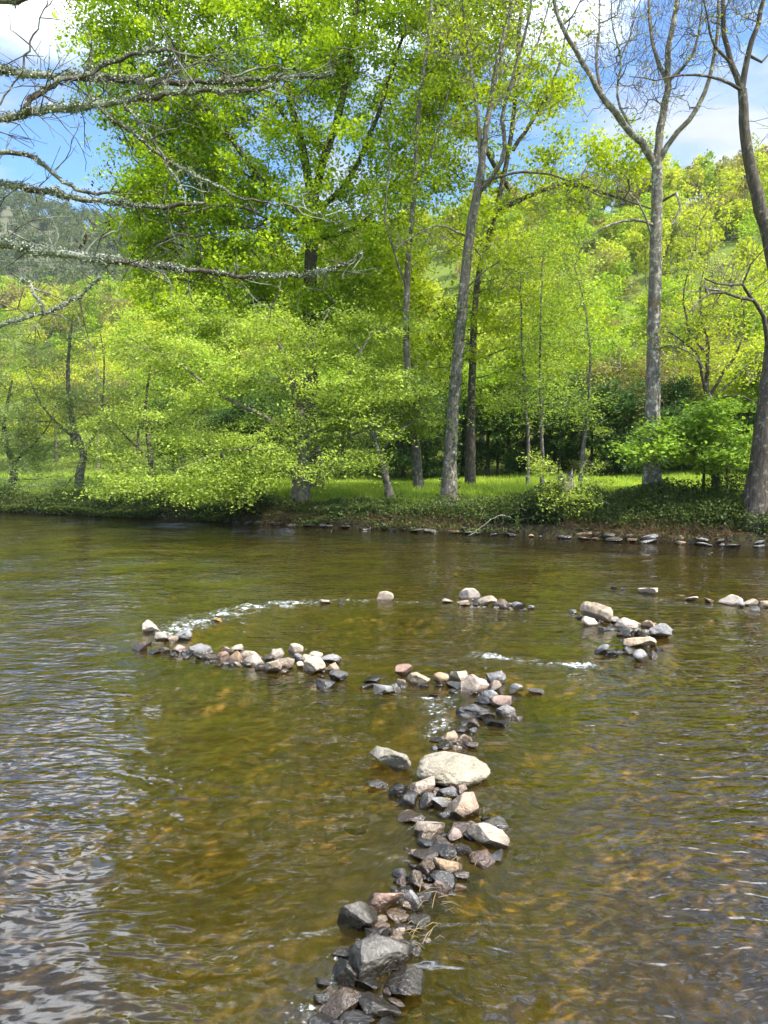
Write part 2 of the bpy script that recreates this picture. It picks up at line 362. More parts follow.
def water_mat():
    m, t = newmat('water'); q = NT(t)
    pos = q.n('ShaderNodeNewGeometry').outputs['Position']
    T = q.n('ShaderNodeAttribute', attribute_name='turb').outputs['Fac']
    wn_ = q.n('ShaderNodeTexNoise', {'Vector': pos, 'Scale': .8, 'Detail': 2}).outputs[1]
    wp = q.n('ShaderNodeVectorMath', {0: pos, 1: q.n('ShaderNodeVectorMath', {0: wn_, 1: (.5, .5, 0)}, operation='MULTIPLY').outputs[0]}, operation='ADD').outputs[0]
    mA = q.n('ShaderNodeMapping', {0: wp, 2: (0, 0, R(8)), 3: (3.0, 6.4, 1)}).outputs[0]
    mB = q.n('ShaderNodeMapping', {0: wp, 2: (0, 0, R(-14)), 3: (7.5, 14, 1)}).outputs[0]
    mC = q.n('ShaderNodeMapping', {0: pos, 2: (0, 0, R(-4)), 3: (1.0, 2.3, 1)}).outputs[0]
    a = q.noise(mA, 1, 1.2, .4, .5); b = q.noise(mB, 1, 1, .4, .4); c = q.noise(mC, 1, 2, .5)
    patch = q.mr(q.noise(pos, .42, 3), .36, .64, .35, 1.5)
    h = q.m('ADD', q.m('MULTIPLY', a, .0225), q.m('ADD', q.m('MULTIPLY', b, .0095), q.m('MULTIPLY', c, .020)))
    h = q.m('MULTIPLY', h, patch)
    h = q.m('ADD', h, q.m('MULTIPLY', q.noise(pos, 22, 4, .6), q.m('MULTIPLY', T, .022)))
    nrm = q.bump(h, 1.0, 1.0)
    fr = q.n('ShaderNodeFresnel', {'IOR': 1.66, 'Normal': nrm}).outputs[0]
    glossy = q.n('ShaderNodeBsdfGlossy', {'Color': (1, 1, 1, 1), 'Roughness': .015, 'Normal': nrm})
    trans = q.n('ShaderNodeBsdfTransparent', {'Color': (.95, .83, .50, 1)})
    murk = q.n('ShaderNodeBsdfDiffuse', {'Color': (.13, .098, .016, 1)})
    body = q.n('ShaderNodeMixShader', {0: .075, 1: trans.outputs[0], 2: murk.outputs[0]})
    sh = q.n('ShaderNodeMixShader', {0: fr, 1: body.outputs[0], 2: glossy.outputs[0]})
    T = q.m('MULTIPLY', T, q.mr(q.noise(pos, 3.5, 3), .35, .6, .25, 1.0))
    fn = q.noise(q.n('ShaderNodeMapping', {0: pos, 3: (1, 1.5, 1)}).outputs[0], 16, 6, .72)
    lo = q.m('SUBTRACT', .69, q.m('MULTIPLY', T, .26))
    ff = q.m('MULTIPLY', q.m('SUBTRACT', fn, lo), 9, clamp=True)
    ff = q.m('MULTIPLY', ff, q.m('MULTIPLY', T, 2.2, clamp=True))
    foam = q.n('ShaderNodeBsdfDiffuse', {'Color': (.50, .54, .55, 1)})
    out = q.n('ShaderNodeMixShader', {0: ff, 1: sh.outputs[0], 2: foam.outputs[0]})
    q.n('ShaderNodeOutputMaterial', {0: out.outputs[0]}); return m
wat = grid(axis(-25.7, -5, .06, -25.85, .25, 1.1), axis(-14, 8, .06, -170, 120, 1.12), waterz, 'water', water_mat(), {'turb': f_turb}, conv=conv)
tag(wat, kind='structure')

# ------------------------------------------------------------------ trees
def tube_set(chains, mat, name, parent):
    """chains: list of (points Nx3, radii N, sides) -> one mesh"""
    VV, FF, base = [], [], 0
    for pts, rad, k in chains:
        n = len(pts)
        if n < 2: continue
        tn = np.empty_like(pts); tn[1:-1] = pts[2:] - pts[:-2]; tn[0] = pts[1] - pts[0]; tn[-1] = pts[-1] - pts[-2]
        tn /= np.linalg.norm(tn, axis=1)[:, None] + 1e-9
        ref = np.array([0, 0, 1.]) if abs(tn[0][2]) < .8 else np.array([1., 0, 0])
        m_ = tn.mean(0); 
        if abs(m_[2]) > .75 * np.linalg.norm(m_): ref = np.array([1., 0, 0])
        A = np.cross(tn, ref); A /= np.linalg.norm(A, axis=1)[:, None] + 1e-9; B = np.cross(tn, A)
        th = np.arange(k) * math.tau / k
        ring = pts[:, None, :] + rad[:, None, None] * (np.cos(th)[None, :, None] * A[:, None, :] + np.sin(th)[None, :, None] * B[:, None, :])
        VV.append(ring.reshape(-1, 3))
        i = np.arange(n - 1)[:, None] * k; j = np.arange(k)[None, :]; j2 = (j + 1) % k
        FF.append((np.stack([i + j, i + j2, i + k + j2, i + k + j], 2).reshape(-1, 4) + base)); base += n * k
    if not VV: return None
    return mesh_arrays(name, np.concatenate(VV), np.concatenate(FF), 4, mat, parent)
def leaf_quads(cen, size, rg, up=.6, aspect=.62, var=None, spread=.75):
    n = len(cen)
    nr = rg.normal(size=(n, 3)) * spread; nr[:, 2] += up * np.sign(rg.random(n) - .08) * 1.6; nr /= np.linalg.norm(nr, axis=1)[:, None] + 1e-9
    t_ = rg.normal(size=(n, 3)); t_ -= (t_ * nr).sum(1)[:, None] * nr; t_ /= np.linalg.norm(t_, axis=1)[:, None] + 1e-9
    b_ = np.cross(nr, t_); s = (size * (.5 + .9 * rg.random(n) ** 1.4))[:, None]
    drop = nr * s * .12
    V = np.stack([cen - t_ * s * .5, cen + b_ * s * aspect * .5 - drop, cen + t_ * s * .5, cen - b_ * s * aspect * .5 - drop], 1).reshape(-1, 3)
    F = np.arange(4 * n).reshape(-1, 4)
    if var is None: var = rg.random(n)
    return V, F, var
def make_leaves(name, cen, size, rg, mat, parent, up=.6, aspect=.62, var=None):
    V, F, var = leaf_quads(cen, size, rg, up, aspect, var)
    return mesh_arrays(name, V, F, 4, mat, parent, {'var': ('FACE', var)}, shade=False)
def resample(pts, step, rg=None, wob=0.0):
    pts = np.asarray(pts, float); seg = np.linalg.norm(np.diff(pts, axis=0), axis=1); L = np.concatenate([[0], np.cumsum(seg)])
    # Catmull-Rom through the points
    n = max(2, int(L[-1] / step) + 1); s = np.linspace(0, L[-1], n); out = []
    ext = np.vstack([2 * pts[0] - pts[1], pts, 2 * pts[-1] - pts[-2]])
    for x in s:
        i = min(len(seg) - 1, int(np.searchsorted(L, x, side='right') - 1)); t = (x - L[i]) / max(seg[i], 1e-6)
        p0, p1, p2, p3 = ext[i], ext[i + 1], ext[i + 2], ext[i + 3]
        out.append(.5 * ((2 * p1) + (p2 - p0) * t + (2 * p0 - 5 * p1 + 4 * p2 - p3) * t * t + (3 * p1 - p0 - 3 * p2 + p3) * t ** 3))
    out = np.array(out)
    if rg is not None and wob: out[1:] += rg.normal(size=(n - 1, 3)) * wob
    return out
def blobs(defs, n, rg, shell=.45):
    """defs: (center xyz, radii xyz, weight)"""
    w = np.array([d[2] for d in defs], float); w /= w.sum(); out = []
    for d, wi in zip(defs, w):
        k = int(round(n * wi))
        if not k: continue
        v = rg.normal(size=(k, 3)); v /= np.linalg.norm(v, axis=1)[:, None]
        out.append(np.array(d[0]) + v * (rg.random(k) ** shell)[:, None] * np.array(d[1]))
    return np.concatenate(out)
def grow(guides, attract, rg, r_tip=.012, step=.45, bias=.35, maxr=None, wob=.05, arch=.25, power=.5):
    """guides: list of (pts, r0, r1) ; first is the trunk. returns guide chains, branch chains, tips"""
    pos, gchains = [], []
    for pts, r0, r1 in guides:
        q = resample(pts, step, rg, wob * .3 if (not callable(r0) and r0 < .2) else wob * .18); gchains.append((q, np.linspace(r0, r1, len(q)) if not callable(r0) else r0(len(q))))
        pos.append(q)
    gp = np.concatenate(pos); gr = np.concatenate([c[1] for c in gchains])
    # anchors may not sit on the lowest part of the trunk
    z0 = gp[:, 2].min(); ok = gp[:, 2] > z0 + .12 * (gp[:, 2].max() - z0)
    if ok.sum() < 3: ok[:] = True
    cap = len(attract) * 14 + len(gp) + 100
    NP = np.zeros((cap, 3)); PR = np.full(cap, -1); N = len(gp); NP[:N] = gp; NR = np.zeros(cap); NR[:N] = gr
    allow = np.ones(cap, bool); allow[:N] = ok
    d0 = np.array([np.min(np.linalg.norm(gp - a, axis=1)) for a in attract]) ; order = np.argsort(d0)
    chains, tips = [], []
    for ai in order:
        a = attract[ai]; dv = a - NP[:N]; d = np.linalg.norm(dv, axis=1)
        cost = d + bias * np.maximum(0, -dv[:, 2]) * 1.5 + np.where(allow[:N], 0, 1e6)
        j = int(np.argmin(cost)); D = d[j]
        if D < .08: continue
        p0 = NP[j]; k = max(2, min(10, int(D / step) + 1)); t = np.linspace(0, 1, k + 1)[1:]
        mid = (p0 + a) / 2 + np.array([0, 0, arch * D * .35]) + rg.normal(size=3) * D * .10
        q = (1 - t)[:, None] ** 2 * p0 + 2 * ((1 - t) * t)[:, None] * mid + (t ** 2)[:, None] * a
        q[:-1] += rg.normal(size=(k - 1 if k > 1 else 0, 3)) * wob * .7
        idx = list(range(N, N + k)); NP[N:N + k] = q; PR[N] = j
        if k > 1: PR[N + 1:N + k] = np.arange(N, N + k - 1)
        chains.append([j] + idx); tips.append((a, q[-1] - q[-2])); N += k
        if N > cap - 20: break
    wgt = np.zeros(N)
    leafn = np.ones(N, bool); leafn[PR[:N][PR[:N] >= 0]] = False
    wgt[leafn] = 1
    for i in range(N - 1, -1, -1):
        if PR[i] >= 0: wgt[PR[i]] += wgt[i]
    rad = r_tip * np.maximum(wgt, 1) ** power
    rad[:len(gp)] = gr
    out = []
    for ch in chains:
        r_ = rad[ch].copy(); r_[0] = min(r_[0] * .8, r_[1] * 1.25)
        for z in range(1, len(r_)): r_[z] = min(r_[z], r_[z - 1])
        out.append((NP[ch], r_, 6 if r_[0] > .06 else (4 if r_[0] > .022 else 3)))
    return [(c[0], c[1], 12 if c[1][0] > .12 else 7) for c in gchains], out, tips
def twigs(tips, rg, n, length, r=.006, up=.8, spread=.6):
    ch = []
    for a, dr in tips:
        dn = dr / (np.linalg.norm(dr) + 1e-9)
        for k in range(n):
            v = dn + rg.normal(size=3) * spread + np.array([0, 0, up]); v /= np.linalg.norm(v)
            L = length * rg.uniform(.4, 1.2); p = a + rg.normal(size=3) * .08
            q = np.array([p, p + v * L * .5 + rg.normal(size=3) * L * .06, p + v * L + np.array([0, 0, .1 * L])])
            ch.append((q, np.array([r, r * .75, r * .35]), 3))
    return ch
def flare(r0, r1, k=1.6, e=8):
    return lambda n: (np.linspace(r0, r1, n) * (1 + (k - 1) * np.exp(-np.linspace(0, e, n))))
def spray(tips, per, rg, rad, thick, nearer=None):
    """leaf centres in flattish sprays round every tip"""
    A = np.array([t[0] for t in tips]); n = len(A)
    A = A[rg.choice(n, n, p=(lambda w_: w_ / w_.sum())(rg.random(n) ** 1.5 + .08))]
    c = np.repeat(A, per, 0); r_ = rg.normal(size=(n * per, 3)) * np.array([rad, rad, thick])
    tilt = np.repeat(rg.normal(size=(n, 2)) * .45, per, 0)
    r_[:, 2] += r_[:, 0] * tilt[:, 0] + r_[:, 1] * tilt[:, 1]
    # clusters inside the spray
    k = rg.integers(0, 7, n * per); off = np.repeat(rg.normal(size=(n, 7, 3)) * np.array([rad, rad, thick]) * .9, 1, 0)
    c = c + off[np.repeat(np.arange(n), per), k] + r_ * .5
    return c
def tree(name, label, cat, base, guides, attract, leafmat, barkmat, seed, per=100, leaf=.15, rad=.5, thick=.2, r_tip=.012,
         twig_n=0, twig_len=.6, group=None, up=.6, bias=.35, step=.45, arch=.25, aspect=.62, branchmat=None, wob=.05, power=.5, twig_r=.006, keep=1.0):
    rg = np.random.default_rng(seed); base = np.asarray(base, float)
    root = empty(name, base); tag(root, label, cat, group)
    gd = [(np.asarray(p, float) - base, a, b) for p, a, b in guides]
    G, B, tips = grow(gd, np.asarray(attract) - base, rg, r_tip, step, bias, arch=arch, wob=wob, power=power)
    tube_set(G, M[barkmat], 'trunk', root)
    if twig_n: B = B + twigs(tips, rg, twig_n, twig_len, r=twig_r)
    if B: tube_set(B, M[branchmat or barkmat], 'branches', root)
    if per:
        tp = [t for t in tips if rg.random() < keep]
        c = spray(tp, per, rg, rad, thick)
        v = np.clip(np.repeat(rg.normal(.5, .26, len(tp)), per) + rg.normal(0, .2, len(c)), 0, 1)
        make_leaves('crown', c, leaf, rg, M[leafmat], root, up, aspect, v)
    return root
def bankpt(px, u, dz=-.12):
    # where pixel column px meets the line at distance u behind the waterline
    a = (px - CX) / FPX * 1.0
    Y = (C0 + u) / (ND[0] * a + ND[1]); x = a * Y
    return np.array([x, Y, hz(x, Y) + dz])
def PP(Y, pts, dy=None):
    return np.array([P(a, b, Y + (dy[i] if dy else 0)) for i, (a, b) in enumerate(pts)])
def B3(Y, px, py, rx, ry, rd, w=1.0, dy=0.0):   # ellipsoid given by its place and extent as seen, with a real depth
    s = Y / FPX; return (P(px, py, Y + dy), (rx * s, rd, ry * s), w)

# ---- the far bank trees, one by one
def T_maple():
    b = bankpt(312, 6); Y = b[1]; rg = np.random.default_rng(101)
    g_ = [(np.vstack([b, PP(Y, [(311, 420), (309, 320), (312, 240), (313, 205)])]), flare(.42, .27), 0),
          (PP(Y, [(313, 208), (303, 150), (290, 100), (282, 40), (270, -60), (262, -170)], [0, .2, .5, .8, 1, 1.2]), .21, .05),
          (PP(Y, [(313, 208), (322, 165), (340, 110), (352, 40), (365, -60), (372, -190)], [0, -.3, -.8, -1, -1.2, -1]), .20, .05),
          (PP(Y, [(312, 215), (345, 185), (372, 130), (395, 60), (425, -30)], [0, .2, -.6, -1.4, -2]), .15, .04),
          (PP(Y, [(312, 225), (270, 190), (232, 140), (195, 85), (160, 20)], [0, -.5, -1, -1.5, -2]), .15, .04),
          (PP(Y, [(311, 235), (280, 225), (235, 205), (180, 215)], [0, -1, -2, -2.6]), .10, .03),
          (PP(Y, [(311, 240), (360, 225), (400, 175), (450, 120), (490, 90)], [0, 1, 1.4, 1.6, 1.8]), .12, .03),
          (PP(Y, [(300, 140), (270, 95), (240, 50), (215, -20)], [.2, 1, 2, 3]), .10, .03)]
    bl = [B3(Y, 300, 70, 150, 130, 4.5, 5), B3(Y, 180, 70, 100, 100, 3.5, 2.2), B3(Y, 415, 90, 105, 110, 4, 2.2), B3(Y, 215, 205, 75, 80, 3, 1.6),
          B3(Y, 320, 235, 120, 65, 3.5, 1.8), B3(Y, 290, -110, 210, 130, 5, 4.5), B3(Y, 230, -230, 170, 70, 4, 1.6), B3(Y, 380, -230, 120, 80, 4, 1.4), B3(Y, 190, 270, 65, 60, 2.5, .8), B3(Y, 120, 30, 50, 60, 2.0, .6), B3(Y, 170, 160, 60, 70, 2.5, 1.3), B3(Y, 150, 230, 40, 60, 2.0, .7), B3(Y, 250, 300, 90, 50, 2.5, 1.5), B3(Y, 345, 310, 70, 50, 2.5, 1.4), B3(Y, 440, -60, 120, 90, 4, 1.6)]
    at_ = blobs(bl, 2200, rg)
    return tree('maple_tree', 'largest tree with broad bright green crown towering over the pale alders left of centre', 'tree',
                b, g_, at_, 'maple', 'bark_dark', 101, per=140, leaf=.155, rad=.46, thick=.26, r_tip=.014, bias=.5, up=.5, aspect=.75)
T_maple()

def T_back_maple():
    b = bankpt(470, 7); Y = b[1]; rg = np.random.default_rng(102)
    g_ = [(np.vstack([b, PP(Y, [(472, 380), (478, 280), (495, 215), (512, 130), (520, 20), (530, -80)])]), flare(.17, .06), 0),
          (PP(Y, [(498, 210), (560, 185), (610, 195), (655, 210)], [0, -.5, -1, -1.5]), .12, .03),
          (PP(Y, [(510, 190), (470, 120), (440, 40), (430, -60)], [0, .5, 1, 1.5]), .12, .03),
          (PP(Y, [(513, 150), (550, 90), (570, 20)], [0, .5, 1]), .10, .03)]
    bl = [B3(Y, 500, 40, 85, 90, 3.5, 2.2), B3(Y, 590, 165, 70, 38, 2.5, 1.3), B3(Y, 520, -80, 120, 70, 4, 1.6), B3(Y, 440, 170, 75, 90, 3.5, 1.6),
          B3(Y, 510, 260, 80, 60, 3, 1.2), B3(Y, 560, 60, 35, 50, 2, .5), B3(Y, 455, 330, 90, 60, 2.5, 1.6), B3(Y, 560, 340, 60, 60, 2, .8), B3(Y, 390, 280, 50, 60, 2, .8)]
    return tree('maple_tree', 'bright green tree behind the forked grey tree, one bough reaching right across the sky', 'tree',
                b, g_, blobs(bl, 560, rg), 'maple', 'bark_dark', 102, per=90, leaf=.155, rad=.45, thick=.17, bias=.5, up=.5, aspect=.75)
T_back_maple()

def T_alder_main():
    b = bankpt(300, 1.7); Y = b[1]; rg = np.random.default_rng(103)
    g_ = [(np.vstack([b, PP(Y, [(301, 478), (303, 455), (300, 420), (292, 380), (275, 330)], [0, 0, .1, .2, .3])]), flare(.36, .07, 1.35, 6), 0),
          (PP(Y, [(302, 452), (330, 410), (352, 370), (372, 330)], [0, -.4, -.9, -1.2]), .12, .03),
          (PP(Y, [(301, 440), (262, 415), (220, 395), (180, 365), (150, 350)], [0, -.6, -1.2, -1.6, -2]), .11, .025),
          (PP(Y, [(298, 410), (310, 350), (330, 310)], [0, .5, .8]), .10, .03),
          (PP(Y, [(301, 445), (350, 435), (400, 415), (430, 405)], [0, -.8, -1.5, -2]), .08, .02),
          (PP(Y, [(301, 450), (260, 448), (215, 455), (175, 470)], [0, -1, -1.8, -2.5]), .07, .02)]
    bl = [B3(Y, 200, 350, 90, 48, 2.6, 2.0, -1), B3(Y, 300, 350, 100, 55, 2.8, 2.4), B3(Y, 385, 370, 65, 48, 2.4, 1.4), B3(Y, 240, 410, 110, 42, 2.8, 2.0, -1),
          B3(Y, 370, 425, 75, 32, 2.2, 1.3, -1), B3(Y, 200, 462, 80, 26, 2.2, 1.1, -1.8), B3(Y, 215, 486, 75, 14, .8, .8, -2.6), B3(Y, 130, 490, 50, 12, .8, .4, -2.8), B3(Y, 290, 455, 60, 26, 2.0, .7, -1.6), B3(Y, 225, 320, 40, 18, 1.5, .4), B3(Y, 355, 465, 35, 18, 1.4, .4, -1.4)]
    return tree('alder_tree', 'spreading pale green alder on a short thick grey trunk at the water, left of centre', 'tree',
                b, g_, blobs(bl, 430, rg, .45), 'alder', 'bark_pale', 103, per=170, leaf=.12, rad=.46, thick=.14, r_tip=.008, bias=.3, up=.9, arch=.35)
T_alder_main()
def T_alder_left():
    b = bankpt(153, 2.6); Y = b[1]; rg = np.random.default_rng(104)
    g_ = [(np.vstack([b, PP(Y, [(152, 480), (150, 450), (145, 410), (150, 370)])]), flare(.17, .05), 0),
          (PP(Y, [(151, 460), (120, 430), (100, 405)], [0, -.4, -.9]), .06, .02), (PP(Y, [(150, 450), (185, 420), (205, 400)], [0, -.3, -.7]), .06, .02)]
    bl = [B3(Y, 130, 400, 58, 50, 2, 1.4), B3(Y, 185, 430, 50, 40, 2, 1.0), B3(Y, 120, 455, 50, 28, 1.8, .9), B3(Y, 130, 485, 45, 18, 1.5, .5, -1.4), B3(Y, 150, 350, 40, 30, 1.6, .5)]
    return tree('alder_tree', 'small pale alder with a thin dark stem between the grey willow and broad alder', 'tree',
                b, g_, blobs(bl, 250, rg, .6), 'alder', 'bark_dark', 104, per=80, leaf=.115, rad=.42, thick=.14, r_tip=.008, bias=.3, up=.9)
T_alder_left()
def T_alder_mid():
    b = bankpt(391, 2.0); Y = b[1]; rg = np.random.default_rng(105)
    g_ = [(np.vstack([b, PP(Y, [(386, 478), (378, 450), (372, 420), (380, 390)])]), flare(.17, .05, 1.3), 0),
          (PP(Y, [(380, 455), (400, 430), (425, 418)], [0, -.5, -.9]), .05, .02)]
    bl = [B3(Y, 400, 400, 48, 32, 2, 1.2), B3(Y, 350, 405, 45, 32, 2, 1.0), B3(Y, 425, 418, 30, 18, 1.5, .5)]
    return tree('alder_tree', 'small leaning alder with a mossy dark stem just left of the slim straight trunk', 'tree',
                b, g_, blobs(bl, 130, rg, .6), 'alder', 'bark', 105, per=75, leaf=.115, rad=.4, thick=.10, r_tip=.008, bias=.3, up=.9)
T_alder_mid()
def T_willow_left():
    b = bankpt(79, 3.5); Y = b[1]; rg = np.random.default_rng(106)
    g_ = [(np.vstack([b, PP(Y, [(80, 470), (84, 455), (72, 420), (68, 370), (72, 320)])]), flare(.22, .05, 1.3), 0),
          (PP(Y, [(83, 457), (100, 420), (104, 370), (100, 330)], [0, -.3, -.6, -.7]), .09, .025),
          (PP(Y, [(76, 440), (45, 410), (25, 370)], [0, -.4, -.9]), .08, .02)]
    bl = [B3(Y, 60, 400, 70, 50, 3, 1.6), B3(Y, 75, 345, 60, 42, 2.5, 1.2), B3(Y, 25, 430, 60, 40, 3, 1.2), B3(Y, 100, 420, 45, 45, 2, .7), B3(Y, 50, 485, 60, 18, 1.2, .9, -1.6), B3(Y, 20, 360, 50, 45, 2.5, .7), B3(Y, 90, 300, 28, 18, 1.5, .25)]
    return tree('willow_tree', 'grey-green willow with a bent grey trunk near the left edge', 'tree',
                b, g_, blobs(bl, 380, rg, .6), 'willow', 'bark', 106, per=90, leaf=.11, rad=.45, thick=.12, r_tip=.008, bias=.3, up=.7, aspect=.45)
T_willow_left()
for px_, lab, sd_ in ((8, 'grey-green willow cut by the left edge of the view, low boughs over the bank', 107), (-75, 'grey-green willow beyond the left edge of the view', 108)):
    b = bankpt(px_, 2.6); Y = b[1]; rg = np.random.default_rng(sd_)
    g_ = [(np.vstack([b, PP(Y, [(px_ + 6, 470), (px_ - 4, 430), (px_ + 4, 380)])]), flare(.2, .05, 1.3), 0), (PP(Y, [(px_ + 4, 465), (px_ + 38, 430), (px_ + 50, 400)], [0, -.3, -.6]), .07, .02)]
    bl = [B3(Y, px_ + 5, 400, 60, 55, 2.5, 1.5), B3(Y, px_ + 25, 455, 55, 32, 2.2, 1.1), B3(Y, px_ + 10, 488, 55, 16, 1.2, .7, -1.6), B3(Y, px_ - 20, 350, 45, 40, 2, .6)]
    tree('willow_tree', lab, 'tree', b, g_, blobs(bl, 230, rg, .6), 'willow', 'bark_dark', sd_, per=80, leaf=.11, rad=.45, thick=.12, r_tip=.008, bias=.3, up=.7, aspect=.45)

def T_slim():
    b = bankpt(419, 3.6); Y = b[1]; rg = np.random.default_rng(109)
    g_ = [(np.vstack([b, PP(Y, [(416, 450), (409, 390), (406, 320), (409, 250), (415, 185), (419, 110), (430, 20), (436, -80)])]), flare(.17, .05, 1.5, 14), 0),
          (PP(Y, [(408, 290), (395, 255), (385, 215), (390, 160), (382, 90)], [0, -.3, -.5, -.6, -.8]), .06, .015),
          (PP(Y, [(414, 190), (432, 150), (448, 90), (456, 20)], [0, .4, .7, .9]), .06, .015)]
    bl = [B3(Y, 420, 100, 38, 90, 1.8, 1), B3(Y, 400, 210, 35, 50, 1.6, .6), B3(Y, 430, -40, 50, 70, 2, .8), B3(Y, 400, 330, 30, 50, 1.5, .4)]
    return tree('ash_tree', 'slim straight tree with sparse tufts of leaves, just left of the forked grey tree', 'tree',
                b, g_, blobs(bl, 150, rg), 'maple', 'bark', 109, per=45, leaf=.13, rad=.35, thick=.2, r_tip=.008, twig_n=2, twig_len=.5, up=.4)
T_slim()
def T_forked():
    b = bankpt(449, 2.0); Y = b[1]; rg = np.random.default_rng(110)
    g_ = [(np.vstack([b, PP(Y, [(450, 462), (454, 400), (461, 320), (469, 240), (478, 190), (482, 165)])]), flare(.25, .16, 1.7, 12), 0),
          (PP(Y, [(482, 165), (489, 110), (498, 60), (512, 0), (520, -90), (524, -200)], [0, .2, .3, .5, .7, .8]), .12, .03),
          (PP(Y, [(479, 192), (492, 178), (505, 150), (502, 118), (512, 80), (528, 20), (540, -60)], [0, -.4, -.6, -.8, -1, -1.2, -1.4]), .10, .02),
          (PP(Y, [(481, 170), (478, 120), (470, 60), (462, 0), (455, -80)], [0, .3, .6, .9, 1.1]), .09, .02),
          (PP(Y, [(489, 110), (510, 90), (530, 60), (548, 10), (558, -50)], [.2, .5, .9, 1.2, 1.5]), .06, .015),
          (PP(Y, [(484, 182), (520, 172), (556, 176), (590, 192), (612, 200)], [0, -.3, -.7, -1, -1.2]), .06, .015),
          (PP(Y, [(470, 238), (440, 225), (415, 235), (395, 250)], [0, -.3, -.6, -.9]), .05, .015),
          (PP(Y, [(464, 290), (485, 270), (500, 262)], [0, -.3, -.5]), .045, .015)]
    bl = [B3(Y, 500, 60, 65, 90, 2.4, 1.3), B3(Y, 520, -60, 80, 80, 2.6, 1.0), B3(Y, 560, 190, 55, 25, 1.8, .5), B3(Y, 460, 20, 40, 80, 2, .6), B3(Y, 430, 245, 40, 25, 1.5, .3), B3(Y, 500, 270, 30, 25, 1.5, .25)]
    r = tree('ash_tree', 'tall forked grey tree with ivy on its lower trunk, centre of far bank', 'tree',
                b, g_, blobs(bl, 330, rg), 'maple', 'bark', 110, per=24, leaf=.13, rad=.35, thick=.2, r_tip=.012, twig_r=.008, twig_n=5, twig_len=.75, up=.4, keep=.75)
    # ivy round the lower trunk
    tr = resample(g_[0][0], .1); cc = []
    for p in tr[: int(len(tr) * .62)]:
        th = rg.uniform(0, math.tau, 16); rr = rg.uniform(.16, .42, 16)
        cc.append(p + np.stack([np.cos(th) * rr, np.sin(th) * rr, rg.normal(0, .06, 16)], 1))
    make_leaves('ivy', np.concatenate(cc) - b, .10, rg, M['wood_c'], r, .2, .8)
    return r
T_forked()

def T_bare_tall():
    b = bankpt(653, 2.2); Y = b[1]; rg = np.random.default_rng(111)
    g_ = [(np.vstack([b, PP(Y, [(652, 470), (653, 400), (654, 320), (656, 240), (657, 190), (657, 158)])]), flare(.29, .17, 1.6, 16), 0),
          (PP(Y, [(656, 166), (640, 143), (620, 120), (603, 98), (592, 78), (575, 50), (560, 20), (548, -20), (540, -80)], [0, -.1, -.3, -.5, -.6, -.8, -.9, -1, -1]), .13, .03),
          (PP(Y, [(657, 158), (662, 120), (668, 88), (668, 50), (676, 10), (684, -60), (690, -150)], [0, .1, .2, .3, .4, .5, .6]), .14, .03),
          (PP(Y, [(660, 160), (672, 138), (690, 118), (705, 88), (716, 50), (718, 0), (722, -80)], [0, -.2, -.4, -.5, -.6, -.7, -.8]), .10, .02),
          (PP(Y, [(668, 86), (658, 60), (650, 30), (648, -20), (640, -90)], [.2, .5, .8, 1.1, 1.3]), .08, .02),
          (PP(Y, [(669, 80), (688, 62), (698, 40), (702, 0)], [.2, 0, -.2, -.4]), .07, .02),
          (PP(Y, [(603, 98), (596, 60), (600, 20), (598, -40)], [-.5, -.2, .1, .3]), .06, .015),
          (PP(Y, [(655, 226), (640, 220), (620, 222), (604, 228), (592, 236)], [0, -.4, -.8, -1.1, -1.3]), .06, .02),
          (PP(Y, [(650, 232), (640, 205), (625, 190), (614, 180)], [-.2, -.3, -.4, -.5]), .04, .012),
          (PP(Y, [(660, 202), (672, 192), (681, 200), (679, 214), (672, 224)], [0, -.2, -.3, -.4, -.4]), .07, .03),
          (PP(Y, [(655, 350), (672, 345), (690, 352), (706, 370)], [0, -.4, -.8, -1]), .04, .012),
          (PP(Y, [(632, 132), (618, 100), (620, 60), (612, 20), (615, -40)], [-.2, 0, .2, .5, .6]), .05, .012)]
    bl = [B3(Y, 600, 30, 60, 80, 2.4, 1), B3(Y, 680, 20, 60, 90, 2.4, 1.1), B3(Y, 640, -60, 90, 80, 3, 1.0), B3(Y, 645, 90, 50, 50, 1.8, .5), B3(Y, 615, 190, 28, 20, 1.2, .15)]
    return tree('bare_tree', 'tall nearly leafless tree, thick straight grey trunk forking against the sky, right of centre', 'tree',
                b, g_, blobs(bl, 420, rg, .6), 'wood_b', 'bark_orange', 111, per=4, leaf=.08, rad=.3, thick=.25, r_tip=.011, twig_r=.008, twig_n=4, twig_len=.8, up=.4, arch=-.15, branchmat='bark', wob=.06)
T_bare_tall()
